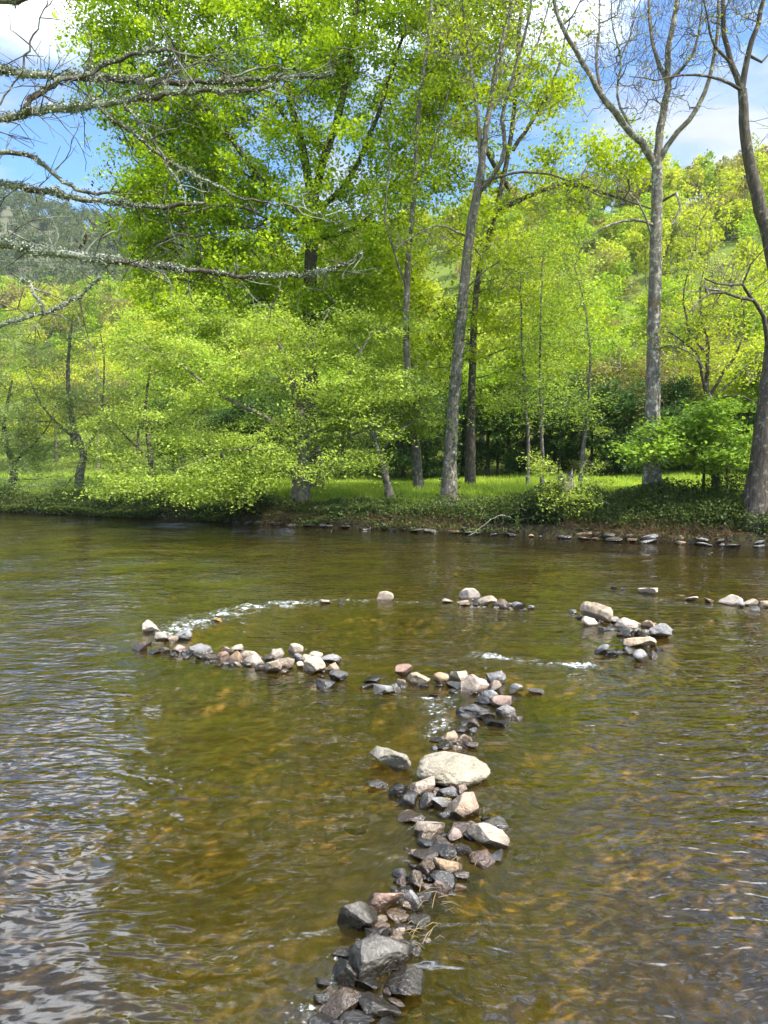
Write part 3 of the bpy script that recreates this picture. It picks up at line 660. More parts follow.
def T_bare_right():
    b = bankpt(757, 1.0); Y = b[1]; rg = np.random.default_rng(112)
    g_ = [(np.vstack([b, PP(Y, [(757, 500), (762, 455), (768, 400), (774, 340), (777, 290), (771, 245), (758, 200), (747, 150), (742, 90)])]), flare(.36, .13, 1.5, 12), 0),
          (PP(Y, [(742, 92), (731, 60), (724, 30), (722, -20), (714, -90)], [0, .1, .2, .4, .5]), .10, .025),
          (PP(Y, [(742, 90), (748, 55), (758, 20), (770, -30), (780, -110)], [0, -.1, -.2, -.3, -.4]), .10, .025),
          (PP(Y, [(741, 90), (722, 80), (700, 75), (678, 76), (655, 80), (630, 76)], [0, -.4, -.8, -1.1, -1.4, -1.7]), .055, .012),
          (PP(Y, [(768, 345), (764, 318), (752, 298), (740, 285), (722, 285), (704, 278)], [-.1, -.3, -.6, -.8, -1, -1.2]), .085, .02),
          (PP(Y, [(752, 300), (735, 296), (716, 292), (700, 300), (688, 312)], [-.6, -.8, -1, -1.2, -1.4]), .055, .02),
          (PP(Y, [(742, 286), (752, 262), (768, 245)], [-.8, -1, -1.1]), .035, .012),
          (PP(Y, [(770, 240), (800, 200), (820, 120), (840, 20)], [0, .4, .7, 1]), .12, .03),
          (PP(Y, [(735, 68), (712, 40), (704, 0), (698, -50)], [.1, -.1, -.3, -.4]), .05, .012),
          (PP(Y, [(748, 55), (764, 62), (775, 40)], [-.1, 0, .2]), .05, .015)]
    bl = [B3(Y, 735, 10, 50, 60, 2, 1), B3(Y, 770, -60, 90, 80, 2.6, 1), B3(Y, 820, 90, 60, 90, 2.4, .7), B3(Y, 715, 285, 35, 25, 1.3, .35)]
    return tree('bare_tree', 'thick dark leaning trunk at the right edge with bare crooked boughs reaching back into view', 'tree',
                b, g_, blobs(bl, 300, rg, .6), 'wood_b', 'bark_dark', 112, per=4, leaf=.08, rad=.3, thick=.25, r_tip=.011, twig_r=.008, twig_n=4, twig_len=.7, up=.4, arch=-.15, branchmat='bark', wob=.06)
T_bare_right()
def T_gnarly():
    b = bankpt(716, 3.2); Y = b[1]; rg = np.random.default_rng(113)
    g_ = [(np.vstack([b, PP(Y, [(716, 470), (713, 430), (709, 400), (705, 385)])]), flare(.15, .10, 1.3), 0),
          (PP(Y, [(706, 390), (700, 362), (690, 345), (678, 336), (664, 330)], [0, -.2, -.3, -.5, -.6]), .07, .02),
          (PP(Y, [(706, 388), (708, 350), (702, 320), (700, 290), (708, 255)], [0, .1, .2, .3, .4]), .08, .015),
          (PP(Y, [(710, 395), (724, 372), (738, 350), (745, 320), (740, 290)], [0, -.3, -.4, -.5, -.6]), .06, .015),
          (PP(Y, [(703, 350), (688, 325), (684, 290), (694, 250)], [0, .2, .3, .4]), .05, .012),
          (PP(Y, [(713, 400), (735, 395), (755, 402), (765, 425)], [0, -.5, -.9, -1.2]), .04, .012),
          (PP(Y, [(716, 395), (735, 380), (750, 362), (766, 368)], [0, .2, .4, .5]), .035, .012)]
    bl = [B3(Y, 705, 320, 45, 50, 2, 1.2), B3(Y, 735, 350, 40, 45, 1.8, .9), B3(Y, 700, 240, 55, 50, 2, .8), B3(Y, 745, 280, 40, 45, 1.8, .5), B3(Y, 675, 345, 25, 30, 1.2, .3)]
    return tree('field_maple_tree', 'small gnarled tree with crooked branches and sparse yellow leaves beside the right edge trunk', 'tree',
                b, g_, blobs(bl, 250, rg, .6), 'wood_b', 'bark_dark', 113, per=26, leaf=.11, rad=.32, thick=.14, r_tip=.011, twig_r=.008, twig_n=3, twig_len=.5, up=.6, arch=-.2, branchmat='bark_pale', wob=.08)
T_gnarly()
def T_hazel():
    b = bankpt(703, 2.6); Y = b[1]; rg = np.random.default_rng(114)
    root = None
    g_ = [(np.vstack([b, PP(Y, [(704, 480), (703, 455), (695, 440)])]), .06, .03),
          (np.vstack([bankpt(727, 2.6), PP(Y, [(727, 475), (730, 450), (738, 430)])]), .05, .025), (np.vstack([bankpt(716, 2.6), PP(Y, [(718, 480), (715, 455), (716, 425)])]), .05, .025)]
    bl = [B3(Y, 690, 440, 60, 24, 1.8, 1.3, -.6), B3(Y, 725, 445, 35, 28, 1.6, .8, -.6), B3(Y, 705, 415, 40, 18, 1.6, .6, -.4), B3(Y, 655, 450, 30, 14, 1.2, .35, -.8)]
    return tree('hazel_bush', 'bright green leafy hazel on three thin stems left of the thick right edge trunk', 'bush',
                b, g_, blobs(bl, 170, rg, .6), 'hazel', 'bark_dark', 114, per=70, leaf=.13, rad=.32, thick=.08, r_tip=.007, up=1.0, aspect=.8)
T_hazel()
YOUNG = [((528, 6), [(528, 440), (524, 380), (521, 320), (520, 260)], 'leftmost of the three thin young trees behind the broken stump'),
         ((542, 5), [(542, 440), (540, 380), (541, 320), (543, 250)], 'middle one of the three thin young trees behind the broken stump'),
         ((580, 3.5), [(582, 460), (588, 400), (590, 350), (584, 300), (575, 270)], 'rightmost of the three thin young trees behind the broken stump, slightly curved')]
for k, ((px_, u_), pl, lab) in enumerate(YOUNG):
    b = bankpt(px_, u_); Y = b[1]; rg = np.random.default_rng(120 + k); x_, y_ = pl[-1]
    bl = [B3(Y, x_, y_ + 10, 34, 50, 1.6, 1), B3(Y, x_ + 4, y_ + 80, 42, 55, 1.8, 1), B3(Y, x_, y_ + 140, 40, 30, 1.8, .6)]
    tree('young_alder_tree', lab, 'tree', b, [(np.vstack([b, PP(Y, pl)]), .09, .02)], blobs(bl, 170, rg, .6), 'alder', 'bark', 120 + k, group='young trees on the far bank',
         per=32, leaf=.11, rad=.42, thick=.10, r_tip=.007, up=.9, twig_n=1, twig_len=.5)
def T_stump():
    b = bankpt(568, 1.5, -.05); Y = b[1]; rg = np.random.default_rng(130); root = empty('tree_stump', b)
    tag(root, 'broken pale stump with splintered top and leafy shoots hanging to the water', 'stump')
    n = 26; m_ = 14; V = []
    for i in range(m_):
        z = i / (m_ - 1); 
        for j in range(n):
            a = j / n * math.tau
            rr = (.30 - .05 * z + .16 * math.exp(-z * 7)) * (1 + .16 * math.sin(a * 3 + 1) + .10 * math.sin(a * 7 + z * 3) + .05 * math.sin(a * 13))
            H = 1.12 + .16 * math.sin(a * 2 + .6) + .10 * math.sin(a * 5) + .16 * rg.random() * (z > .9)
            V.append((math.cos(a) * rr - .1 * z, math.sin(a) * rr, z * H))
    for j in range(n):
        p = V[(m_ - 1) * n + j]; V.append((p[0] * .55, p[1] * .55, p[2] - .45))
    F = [(i * n + j, i * n + (j + 1) % n, (i + 1) * n + (j + 1) % n, (i + 1) * n + j) for i in range(m_) for j in range(n)]
    V.append((0, 0, .4)); 
    mesh_arrays('trunk', V, F, 4, M['bark_pale'], root)
    at_ = blobs([B3(Y, 575, 500, 36, 24, .7, 1, -1.0), B3(Y, 550, 470, 25, 22, .8, .6, -.5), B3(Y, 590, 470, 25, 25, .8, .5)], 70, rg) - b
    at_[:, 2] = np.maximum(at_[:, 2], .1)
    G, B, tips = grow([(np.array([[0, 0, .7], [.1, -.3, 1.2], [.2, -.6, 1.3]]), .03, .01)], at_, rg, .005, .25, .1)
    tube_set(G + B, M['twig'], 'shoot', root)
    c = spray(tips, 45, rg, .22, .12); make_leaves('leaves', c, .10, rg, M['alder'], root, .7)
T_stump()

# fallen branches along the foot of the bank
for k, (pp, r0, lab) in enumerate([([(545, 512), (520, 520), (498, 516), (470, 535)], .035, 'grey driftwood branch leaning off the bank left of the stump'),
                                  ([(600, 500), (625, 512), (640, 528), (652, 546)], .03, 'arched dead branch dropping to the water right of the stump'),
                                  ([(455, 530), (462, 512), (475, 500)], .03, 'short dead stick standing at the foot of the forked grey tree')]):
    b = bankpt(pp[0][0], .9, 0); Y = b[1]; rg = np.random.default_rng(140 + k)
    root = empty('dead_branch', P(*pp[-1], Y - .5)); tag(root, lab, 'branch')
    pts = PP(Y, pp, [0, -.1, -.3, -.6][:len(pp)]) - np.array(root.location)
    G, B, t_ = grow([(pts, r0, .012)], pts[rg.integers(0, len(pts), 9)] + rg.normal(size=(9, 3)) * .35, rg, .006, .15)
    tube_set(G + B, M['bark_pale'], 'stem', root)

# ---- trees beyond the meadow: five kinds, copied one by one
def proto(name, seed, H, W_, leafm, barkm, n, per, leaf, lean=0, low=.25, dens=1):
    rg = np.random.default_rng(seed)
    g_ = [(np.array([[0, 0, -.3], [.1, 0, H * .3], [lean * .5, .1, H * .6], [lean, 0, H * .88]]), flare(H * .016, H * .004), 0)]
    bl = [((0, 0, H * .6), (W_ * .42, W_ * .42, H * .36), 2)]
    for k in range(7):
        a = rg.uniform(0, math.tau); rr = W_ * rg.uniform(.2, .38); zz = H * rg.uniform(low + .1, .85)
        bl.append(((math.cos(a) * rr, math.sin(a) * rr, zz), (W_ * .2, W_ * .2, H * .13), .5))
    at_ = blobs(bl, n, rg, .5); at_[:, 2] = np.maximum(at_[:, 2], H * low * .5)
    return tree(name, 'tree', 'tree', (0, 0, 0), g_, at_, leafm, barkm, seed, per=per, leaf=leaf, rad=W_ * .055, thick=W_ * .025, r_tip=.014, step=.9, wob=.08, up=.6)
def copy_tree(o):
    c = o.copy(); COL.objects.link(c)
    for ch in [x for x in COL.objects if x.parent == o]:
        d = ch.copy(); COL.objects.link(d); d.parent = c
    return c
protos = [proto('deciduous_tree', 201, 11, 9, 'wood_a', 'bark', 230, 60, .24), proto('deciduous_tree', 202, 10, 9, 'wood_b', 'bark', 210, 55, .24, .6),
          proto('deciduous_tree', 203, 9, 9, 'wood_c', 'bark_dark', 220, 65, .24, 0, .05), proto('deciduous_tree', 204, 13, 8, 'wood_a', 'bark', 210, 45, .24, -.5),
          proto('deciduous_tree', 205, 10, 8, 'wood_d', 'bark_pale', 200, 28, .20, .3)]
KIND = ['mid green tree', 'yellow-green tree', 'dark green tree', 'narrow green tree', 'thin olive-brown tree']
used = [False] * 5
placed = {}
rb = np.random.default_rng(55)
# (pixel column of the stem, metres beyond the water's edge, kind, scale)
BACK = [(-60, 20, 1, 1.0), (-15, 24, 4, .9), (22, 20, 1, .85), (60, 26, 1, 1.0), (104, 22, 4, .9), (135, 28, 0, .9), (170, 21, 2, .8), (215, 23, 0, 1.0), (255, 19.5, 2, .75),
        (300, 24, 2, .9), (345, 20, 0, .9), (372, 27, 3, .95), (400, 19, 2, .75), (428, 22, 0, .9), (455, 19, 2, .72), (468, 26, 3, .9), (492, 20, 0, .75), (515, 23, 4, .85), (530, 19, 2, .68), (552, 21, 0, .72),
        (578, 26, 3, .72), (596, 19, 2, .68), (612, 21.5, 4, .8), (634, 24, 0, .72), (650, 18.5, 2, .6), (495, 18.6, 2, .6), (565, 18.4, 2, .55), (428, 18.5, 2, .6), (325, 18.8, 2, .7), (205, 19, 2, .7), (672, 20, 4, .8), (690, 25, 1, .75), (700, 18.5, 2, .52), (722, 21, 1, .7),
        (742, 19, 2, .45), (762, 24, 1, .85), (800, 20, 0, .8), (845, 23, 1, .9), (900, 20, 2, .9)]
BACK += [(px_, u_, int(rb.choice([0, 1, 1, 3, 4, 1])), float(rb.uniform(.7, 1.05))) for u_ in (33, 42, 53) for px_ in np.arange(-40 + rb.integers(0, 20), 830, 46 if u_ < 50 else 40)]
rows = {}
for (px_, u_, k, s_) in sorted(BACK, key=lambda q_: (q_[1] > 30, q_[0])):
    px_ = px_ + rb.uniform(-6, 6)
    b = bankpt(px_, u_ + rb.uniform(-.8, .8))
    o = protos[k] if not used[k] else copy_tree(protos[k]); used[k] = True
    o.location = b; o.rotation_euler.z = rb.uniform(0, 6.28); s2 = s_ * rb.uniform(.93, 1.07); o.scale = (s2, s2, s2 * rb.uniform(.95, 1.08))
    band = 'meadow edge' if u_ < 30 else ('lower slope' if u_ < 48 else 'middle slope')
    rows.setdefault((k, band), []).append((px_, o))
    o['category'] = 'tree'; o['group'] = 'trees behind the meadow'
ORD = ['first', 'second', 'third', 'fourth', 'fifth', 'sixth', 'seventh', 'eighth', 'ninth', 'tenth', 'eleventh', 'twelfth', 'thirteenth', 'fourteenth', 'fifteenth', 'sixteenth', 'seventeenth', 'eighteenth', 'nineteenth', 'twentieth']
TENS = {2: 'twenty-', 3: 'thirty-', 4: 'forty-', 5: 'fifty-', 6: 'sixty-'}
def ordn(i): return ORD[i] if i < 20 else ({20: 'twentieth', 30: 'thirtieth', 40: 'fortieth', 50: 'fiftieth'}[i + 1] if (i + 1) % 10 == 0 else TENS[(i + 1) // 10] + ORD[(i + 1) % 10 - 1])
for (k, band), L in rows.items():
    L.sort(key=lambda q_: q_[0])
    for i, (p_, o) in enumerate(L): o['label'] = '%s, %s from left of its kind on the %s' % (KIND[k], ordn(i), band)

# ---- woods on the hillside that read as one mass
def wood(name, n, umin, umax, leaf, per, mats, seed, H=(6, 10), pxr=(-80, 860), label=''):
    rg = np.random.default_rng(seed); cen = {m_: [] for m_ in mats}; var = {m_: [] for m_ in mats}; tr = []
    px_ = rg.uniform(*pxr, n); u_ = umin + (umax - umin) * rg.random(n) ** .8
    a = (px_ - CX) / FPX; Y = (C0 + u_) / (ND[0] * a + ND[1]); X = a * Y; Z = height(X, Y)
    for i in range(n):
        h = rg.uniform(*H); w_ = h * rg.uniform(.32, .48); m_ = mats[rg.integers(0, len(mats))]
        nb = 6; cc = []
        bc = rg.normal(size=(nb, 3)) * np.array([w_ * .38, w_ * .38, h * .17]) + np.array([0, 0, h * .62])
        c = bc[rg.integers(0, nb, per)]; v = rg.normal(size=(per, 3)); v /= np.linalg.norm(v, axis=1)[:, None]
        c = c + v * (rg.random(per) ** .4)[:, None] * np.array([w_ * .42, w_ * .42, h * .2])
        c[:, 2] = np.maximum(c[:, 2], .2)
        cen[m_].append(c + np.array([X[i], Y[i], Z[i]])); var[m_].append(np.clip(rg.normal(rg.uniform(.2, .8), .2, per), 0, 1))
        tr.append((np.array([[X[i], Y[i], Z[i] - .5], [X[i] + rg.normal() * .3, Y[i], Z[i] + h * .8]]), np.array([h * .014, h * .004]), 4))
    root = empty(name, (X.mean(), Y.mean(), Z.mean())); tag(root, label, 'wood', kind='stuff'); off = np.array(root.location)
    for m_ in mats:
        if cen[m_]: make_leaves('crown', np.concatenate(cen[m_]) - off, leaf, rg, M[m_], root, .5, .8, np.concatenate(var[m_]))
    tube_set([(p - off, r_, k) for p, r_, k in tr], M['bark'], 'trunk', root)
wood('hillside_wood', 300, 60, 130, .42, 900, ['wood_a', 'wood_b', 'wood_b', 'wood_d'], 301, (6, 10), label='yellow-green spring wood covering the near hillside')
wood('ridge_wood', 560, 125, 230, .75, 520, ['wood_b', 'wood_a', 'wood_d'], 302, (7, 11), (-60, 860), label='yellow-green wood along the crest of the near hill')
wood('distant_wood', 2600, 215, 620, 1.0, 260, ['far'], 303, (9, 14), (-130, 360), label='grey-green wood on the distant hill')

# ---- meadow grass and undergrowth on the bank
def grass():
    rg = np.random.default_rng(401); n = 150000
    px_ = rg.uniform(-60, 830, n); u_ = 1.25 + 17.7 * rg.random(n) ** 1.35
    a = (px_ - CX) / FPX; Y = (C0 + u_) / (ND[0] * a + ND[1]); X = a * Y; Z = height(X, Y)
    h = rg.uniform(.10, .30, n) * (1 + .5 * fbm2(X, Y, 9, 2, .8)); th = rg.uniform(0, math.tau, n); w_ = rg.uniform(.015, .04, n)
    ld = rg.normal(size=(n, 2)) * .08
    p0 = np.stack([X - np.cos(th) * w_, Y - np.sin(th) * w_, Z - .02], 1); p1 = np.stack([X + np.cos(th) * w_, Y + np.sin(th) * w_, Z - .02], 1); p2 = np.stack([X + ld[:, 0], Y + ld[:, 1], Z + np.maximum(h, .06)], 1)
    V = np.stack([p0, p1, p2], 1).reshape(-1, 3)
    o = mesh_arrays('meadow_grass', V, np.arange(3 * n), 3, M['hazel'] if 0 else M['grass'], attr={'var': ('FACE', np.clip(.5 + .5 * fbm2(X, Y, 10, 3, .7) + rg.normal(0, .2, n), 0, 1))}, shade=False)
    tag(o, 'sunlit bright green meadow grass behind the riverside trees', 'grass', kind='stuff')
    m = 2600; px_ = rg.uniform(-20, 800, m); u_ = rg.uniform(3, 17, m); a = (px_ - CX) / FPX; Y = (C0 + u_) / (ND[0] * a + ND[1]); X = a * Y
    keep = fbm2(X, Y, 14, 2, .5) > .15; X, Y = X[keep], Y[keep]
    cen = np.stack([X, Y, height(X, Y) + rg.uniform(.15, .3, len(X))], 1)
    V, F, vv = leaf_quads(cen, .06, rg, 1.0, .9)
    o = mesh_arrays('meadow_flowers', V, F, 4, M['flower'], attr={'var': ('FACE', vv)}, shade=False); tag(o, 'small yellow meadow flowers scattered in the grass', 'flowers', kind='stuff')
M['grass'] = leaf_mat('grass_blades', (.19, .28, .03), (.38, .49, .065), .4)
M['flower'] = leaf_mat('flower_yellow', (.55, .45, .02), (.75, .62, .03), .3)
grass()
def undergrowth():
    rg = np.random.default_rng(402)
    n = 230000; px_ = rg.uniform(-80, 850, n); u_ = np.abs(rg.normal(.75, .75, n)) - .2 + 1.2 * rg.random(n) * (px_ > 520); u_ = np.where((px_ > 235) & (u_ < .32) & (rg.random(n) < .8), u_ + rg.uniform(.3, 1.2, n), u_)
    a = (px_ - CX) / FPX; Y = (C0 + u_) / (ND[0] * a + ND[1]); X = a * Y; Z = height(X, Y); u2, v2 = uv(X, Y)
    hmax = .26 + .5 * np.clip(fbm2(X, Y, 15, 3, 1.1) + .35, 0, 2) + .5 * smooth(-7, -2, v2) * np.exp(-((u_ - 1.6) / 1.0) ** 2)
    hmax = hmax * (.75 + .25 * smooth(.1, .8, u_)) * (1 - .95 * smooth(1.3, 2.0, u_ - .9 * smooth(-6, -2, v2))) 
    z = np.maximum(Z, .03) + hmax * rg.random(n) ** .6
    dens = np.clip(.62 + .5 * fbm2(X, Y, 16, 2, .9), .25, 1) * (1 - .85 * smooth(1.4, 2.2, u_ - .9 * smooth(-6, -2, v2))) > rg.random(n)
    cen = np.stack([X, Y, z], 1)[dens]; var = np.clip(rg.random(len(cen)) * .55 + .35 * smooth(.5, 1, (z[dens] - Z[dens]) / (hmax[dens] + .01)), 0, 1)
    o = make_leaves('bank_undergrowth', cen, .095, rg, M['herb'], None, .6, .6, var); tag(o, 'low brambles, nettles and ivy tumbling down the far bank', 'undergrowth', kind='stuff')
    m = 20000; px_ = rg.uniform(-80, 850, m); u_ = rg.uniform(.15, 1.6, m); a = (px_ - CX) / FPX; Y = (C0 + u_) / (ND[0] * a + ND[1]); X = a * Y; Z = height(X, Y)
    k = fbm2(X, Y, 17, 2, 1.0) > -.2; X, Y, Z = X[k], Y[k], Z[k]; V = []; m = len(X)
    p = np.stack([X, Y, Z], 1); dr = rg.normal(size=(m, 3)) * [1, 1, .4] + [0, -.3, .5]; dr /= np.linalg.norm(dr, axis=1)[:, None]; L = rg.uniform(.15, .6, m)[:, None]
    sd_ = np.cross(dr, [0, 1, .2]); sd_ /= np.linalg.norm(sd_, axis=1)[:, None]; e = p + dr * L - [0, 0, .1] * L
    V = np.stack([p - sd_ * .008, p + sd_ * .008, e + sd_ * .004, e - sd_ * .004], 1).reshape(-1, 3)
    o = mesh_arrays('dry_stalks', V, np.arange(4 * m), 4, M['dry'], attr={'var': ('FACE', rg.random(m))}, shade=False); tag(o, 'dead brown stalks and twigs hanging over the foot of the far bank', 'dead stalks', kind='stuff')
undergrowth()

# near bank grass behind and beside the viewpoint
def near_grass():
    rg = np.random.default_rng(403); n = 30000; v_ = rg.uniform(-12, 12, n); u_ = -25.95 - 4 * rg.random(n); X, Y = xy(u_, v_); Z = height(X, Y)
    th = rg.uniform(0, math.tau, n); w_ = rg.uniform(.004, .009, n); h = rg.uniform(.06, .2, n); ld = rg.normal(size=(n, 2)) * .05
    V = np.stack([np.stack([X - np.cos(th) * w_, Y - np.sin(th) * w_, Z - .01], 1), np.stack([X + np.cos(th) * w_, Y + np.sin(th) * w_, Z - .01], 1), np.stack([X + ld[:, 0], Y + ld[:, 1], Z + h], 1)], 1).reshape(-1, 3)
    o = mesh_arrays('near_bank_grass', V, np.arange(3 * n), 3, M['grass'], attr={'var': ('FACE', rg.random(n))}, shade=False); tag(o, 'short green grass on the near bank', 'grass', kind='stuff')
near_grass()

# ------------------------------------------------------------------ near tree with lichened limbs
def near_tree():
    rg = np.random.default_rng(501); bx, by = -4.9, 2.45; b = np.array([bx, by, hz(bx, by) - .1])
    root = empty('lichened_tree', b); tag(root, 'bare near tree whose lichen-crusted branches reach in from the upper left', 'tree')
    tr = np.array([b, [bx, by, 2.2], [bx + .1, by, 3.6], [bx - .1, by + .1, 5.2], [bx, by, 7.5]]) - b
    tube_set([(resample(tr, .2, rg, .01), np.linspace(.26, .12, len(resample(tr, .2))), 14)], M['limb'], 'trunk', root)
    LB = [([(-60, 64, 4.2), (0, 71, 4.2), (60, 76, 4.2), (130, 80, 4.3), (200, 82, 4.4), (270, 79, 4.5), (333, 76, 4.6)], .033, .009, 3.95),
          ([(-60, 132, 4.0), (0, 119, 4.0), (40, 111, 4.0), (90, 105, 4.0), (140, 98, 4.0), (190, 92, 4.05), (240, 91, 4.1), (276, 87, 4.2)], .037, .009, 3.6),
          ([(-60, 172, 4.4), (0, 184, 4.4), (50, 193, 4.4), (100, 201, 4.4), (150, 207, 4.5), (205, 204, 4.5)], .030, .010, 3.5),
          ([(-60, 232, 3.8), (0, 243, 3.8), (60, 254, 3.8), (130, 264, 3.8), (200, 271, 3.9), (250, 277, 3.9), (300, 275, 4.0), (340, 266, 4.0), (364, 254, 4.0)], .040, .005, 3.2),
          ([(-60, 340, 3.6), (0, 325, 3.6), (45, 313, 3.6), (75, 298, 3.7), (100, 278, 3.7)], .022, .005, 2.9)]
    SUB = [([(22, 114, 4.0), (40, 92, 4.05), (65, 80, 4.1), (90, 72, 4.15), (118, 60, 4.2), (150, 51, 4.2), (190, 55, 4.25), (235, 60, 4.3)], .017, .004),
           ([(82, 78, 4.2), (90, 62, 4.2), (92, 45, 4.2)], .012, .005),
           ([(-60, 140, 4.3), (0, 151, 4.3), (35, 158, 4.35), (55, 176, 4.4), (80, 190, 4.4), (120, 192, 4.4)], .016, .008),
           ([(100, 108, 4.0), (135, 135, 4.0), (165, 160, 4.0), (205, 180, 4.0), (240, 198, 4.0), (290, 206, 4.0), (325, 216, 4.0)], .011, .003),
           ([(120, 100, 4.0), (145, 130, 3.9), (165, 160, 3.9), (180, 185, 3.9), (188, 205, 3.9)], .009, .003),
           ([(45, 313, 3.6), (38, 295, 3.6), (28, 282, 3.6), (12, 276, 3.6)], .010, .004),
           ([(20, 73, 4.2), (32, 40, 4.2), (42, 15, 4.2), (55, -20, 4.2)], .006, .003), ([(30, 45, 4.2), (14, 30, 4.2), (8, 10, 4.2)], .004, .002),
           ([(-20, -2, 4.0), (20, 1, 4.0), (50, -8, 4.0)], .016, .008),
           ([(0, 105, 4.0), (12, 85, 4.0), (24, 70, 4.0)], .005, .003),
           ([(220, 82, 4.4), (245, 72, 4.4), (275, 66, 4.5), (300, 70, 4.5)], .008, .003), ([(330, 77, 4.6), (328, 60, 4.6), (336, 48, 4.6)], .006, .002),
           ([(150, 88, 4.3), (175, 72, 4.3), (200, 62, 4.3), (225, 50, 4.3)], .009, .003),
           ([(85, 262, 3.8), (95, 240, 3.8), (115, 232, 3.8), (128, 215, 3.8)], .007, .003), ([(50, 254, 3.8), (58, 236, 3.8), (52, 220, 3.8)], .005, .002),
           ([(10, 232, 3.8), (45, 248, 3.8), (70, 262, 3.8), (95, 280, 3.8)], .005, .002)]
    def frills(pts, rad, dens, rg):
        L = np.concatenate([[0], np.cumsum(np.linalg.norm(np.diff(pts, axis=0), axis=1))]); n = int(L[-1] * dens)
        s = rg.random(n) * L[-1]; s = s + .05 * np.sin(s * 17) ; s = np.clip(s, 0, L[-1])
        dens_mask = (np.sin(s * 9 + rads0) + np.sin(s * 23 + 2) + np.sin(s * 4.1)) > rg.normal(-.5, .9, n); s = s[dens_mask]; n = len(s)
        C_ = np.stack([np.interp(s, L, pts[:, k]) for k in range(3)], 1); r_ = np.interp(s, L, rad)
        th = rg.normal(.9, 1.4, n); v = np.stack([np.cos(th + 0) * 0, -np.cos(th), np.sin(th)], 1) + rg.normal(size=(n, 3)) * .25
        return C_ + v * (r_ * rg.uniform(.9, 1.25, n) + rg.random(n) ** 3 * .010)[:, None]
    for k, (pl, r0, r1, zt) in enumerate(LB):
        pts = np.array([P(a, b_, c_) for a, b_, c_ in pl])
        st = np.array([bx + .1, by + .05, zt]); pts = np.vstack([st, (st * .45 + pts[0] * .55) + [0, 0, -.02], pts]) - b
        r0 *= 1.08; r1 *= 1.0; q_ = resample(pts, .045, rg, .005); rad = np.concatenate([np.linspace(r0 * 1.5, r0, 12), np.linspace(r0, r1, len(q_) - 12)]); rad = rad * (1 + .18 * np.sin(np.arange(len(q_)) * 1.1) * rg.random(len(q_)))
        limb = tube_set([(q_, rad, 9)], M['limb'], 'limb', root)
        rads0 = k * 2.0; globals()['rads0'] = rads0
        c_ = frills(q_[10:], rad[10:], 4200 if r0 > .025 else 2600, rg)
        V, F, vv = leaf_quads(c_, .011, rg, .2, .9); mesh_arrays('lichen', V, F, 4, M['lichen'], limb, {'var': ('FACE', vv)}, shade=False)
        # small side twigs
        tips = [(q_[i], rg.normal(size=3)) for i in rg.integers(18, len(q_), int(26))]
        ch = []
        for p, dr in tips:
            dr = dr * [1, .8, .8] + [.5, 0, 0]; dr /= np.linalg.norm(dr); Ln = rg.uniform(.08, .34)
            w1 = p + dr * Ln * .5 + rg.normal(size=3) * .02; w2 = p + dr * Ln + rg.normal(size=3) * .04; ch.append((np.array([p, w1, w2]), np.array([.004, .003, .0015]), 4))
            for j in range(2): ch.append((np.array([w1, w1 + rg.normal(size=3) * .05 + dr * .05, w1 + rg.normal(size=3) * .05 + dr * .1]), np.array([.0025, .002, .001]), 3))
        tube_set(ch, M['limb'], 'twigs', limb)
    for k, (pl, r0, r1) in enumerate(SUB):
        pts = np.array([P(a, b_, c_) for a, b_, c_ in pl]) - b; q_ = resample(pts, .04, rg, .006); rad = 1.0 * np.linspace(r0, r1, len(q_))
        o = tube_set([(q_, rad, 7)], M['limb'], 'branch', root); globals()['rads0'] = k * 1.3
        if r0 > .008:
            c_ = frills(q_, rad, 1300, rg); V, F, vv = leaf_quads(c_, .010, rg, .2, .9); mesh_arrays('lichen', V, F, 4, M['lichen'], o, {'var': ('FACE', vv)}, shade=False)
    # fan of fine twigs round the outer half of the upper limbs
    ch = []; allp = np.concatenate([np.array([P(a, b_, c_) for a, b_, c_ in pl]) if 0 else resample(np.array([P(a, b_, c_) for a, b_, c_ in pl]), .05) for pl, *_ in LB[:4] + SUB[:7] + SUB[11:13]]) - b
    vis = allp[(allp[:, 0] + b[0]) > -1.9]
    for k in range(95):
        p = vis[rg.integers(0, len(vis))]; dr = np.array([rg.normal(.6, .5), rg.normal() * .4, rg.normal(-.1, .55)]); dr /= np.linalg.norm(dr); Ln = rg.uniform(.12, .40); st = Ln / 6; q_ = [p]
        for z in range(6):
            dr = dr + rg.normal(size=3) * .28 + [0, 0, -.03]; dr /= np.linalg.norm(dr); q_.append(q_[-1] + dr * st)
            if rg.random() < .45:
                d2 = dr + rg.normal(size=3) * .7; d2 /= np.linalg.norm(d2); e1 = q_[-1] + d2 * .04; e2 = e1 + (d2 + rg.normal(size=3) * .3) * .05
                ch.append((np.array([q_[-1], e1, e2]), np.array([.0022, .0018, .001]), 3))
        ch.append((np.array(q_), np.linspace(.0038, .0012, 7), 4))
    tube_set(ch, M['limb'], 'twigs', root)
    # withered catkins and last year's leaves
    cc = np.concatenate([P(rg.uniform(*bx_[:2]), rg.uniform(*bx_[2:4]), 4.0)[None] - b + rg.normal(size=(7, 3)) * .018 for bx_ in [(70, 130, 215, 262)] * 9 + [(150, 300, 55, 120)] * 14 + [(95, 200, 110, 200)] * 8])
    V, F, vv = leaf_quads(cc, .022, rg, 0, .6); mesh_arrays('dead_leaves', V, F, 4, M['dead'], root, {'var': ('FACE', vv)}, shade=False)
M['dead'] = leaf_mat('dead_leaf', (.03, .02, .012), (.09, .06, .03), .1)
rads0 = 0
near_tree()

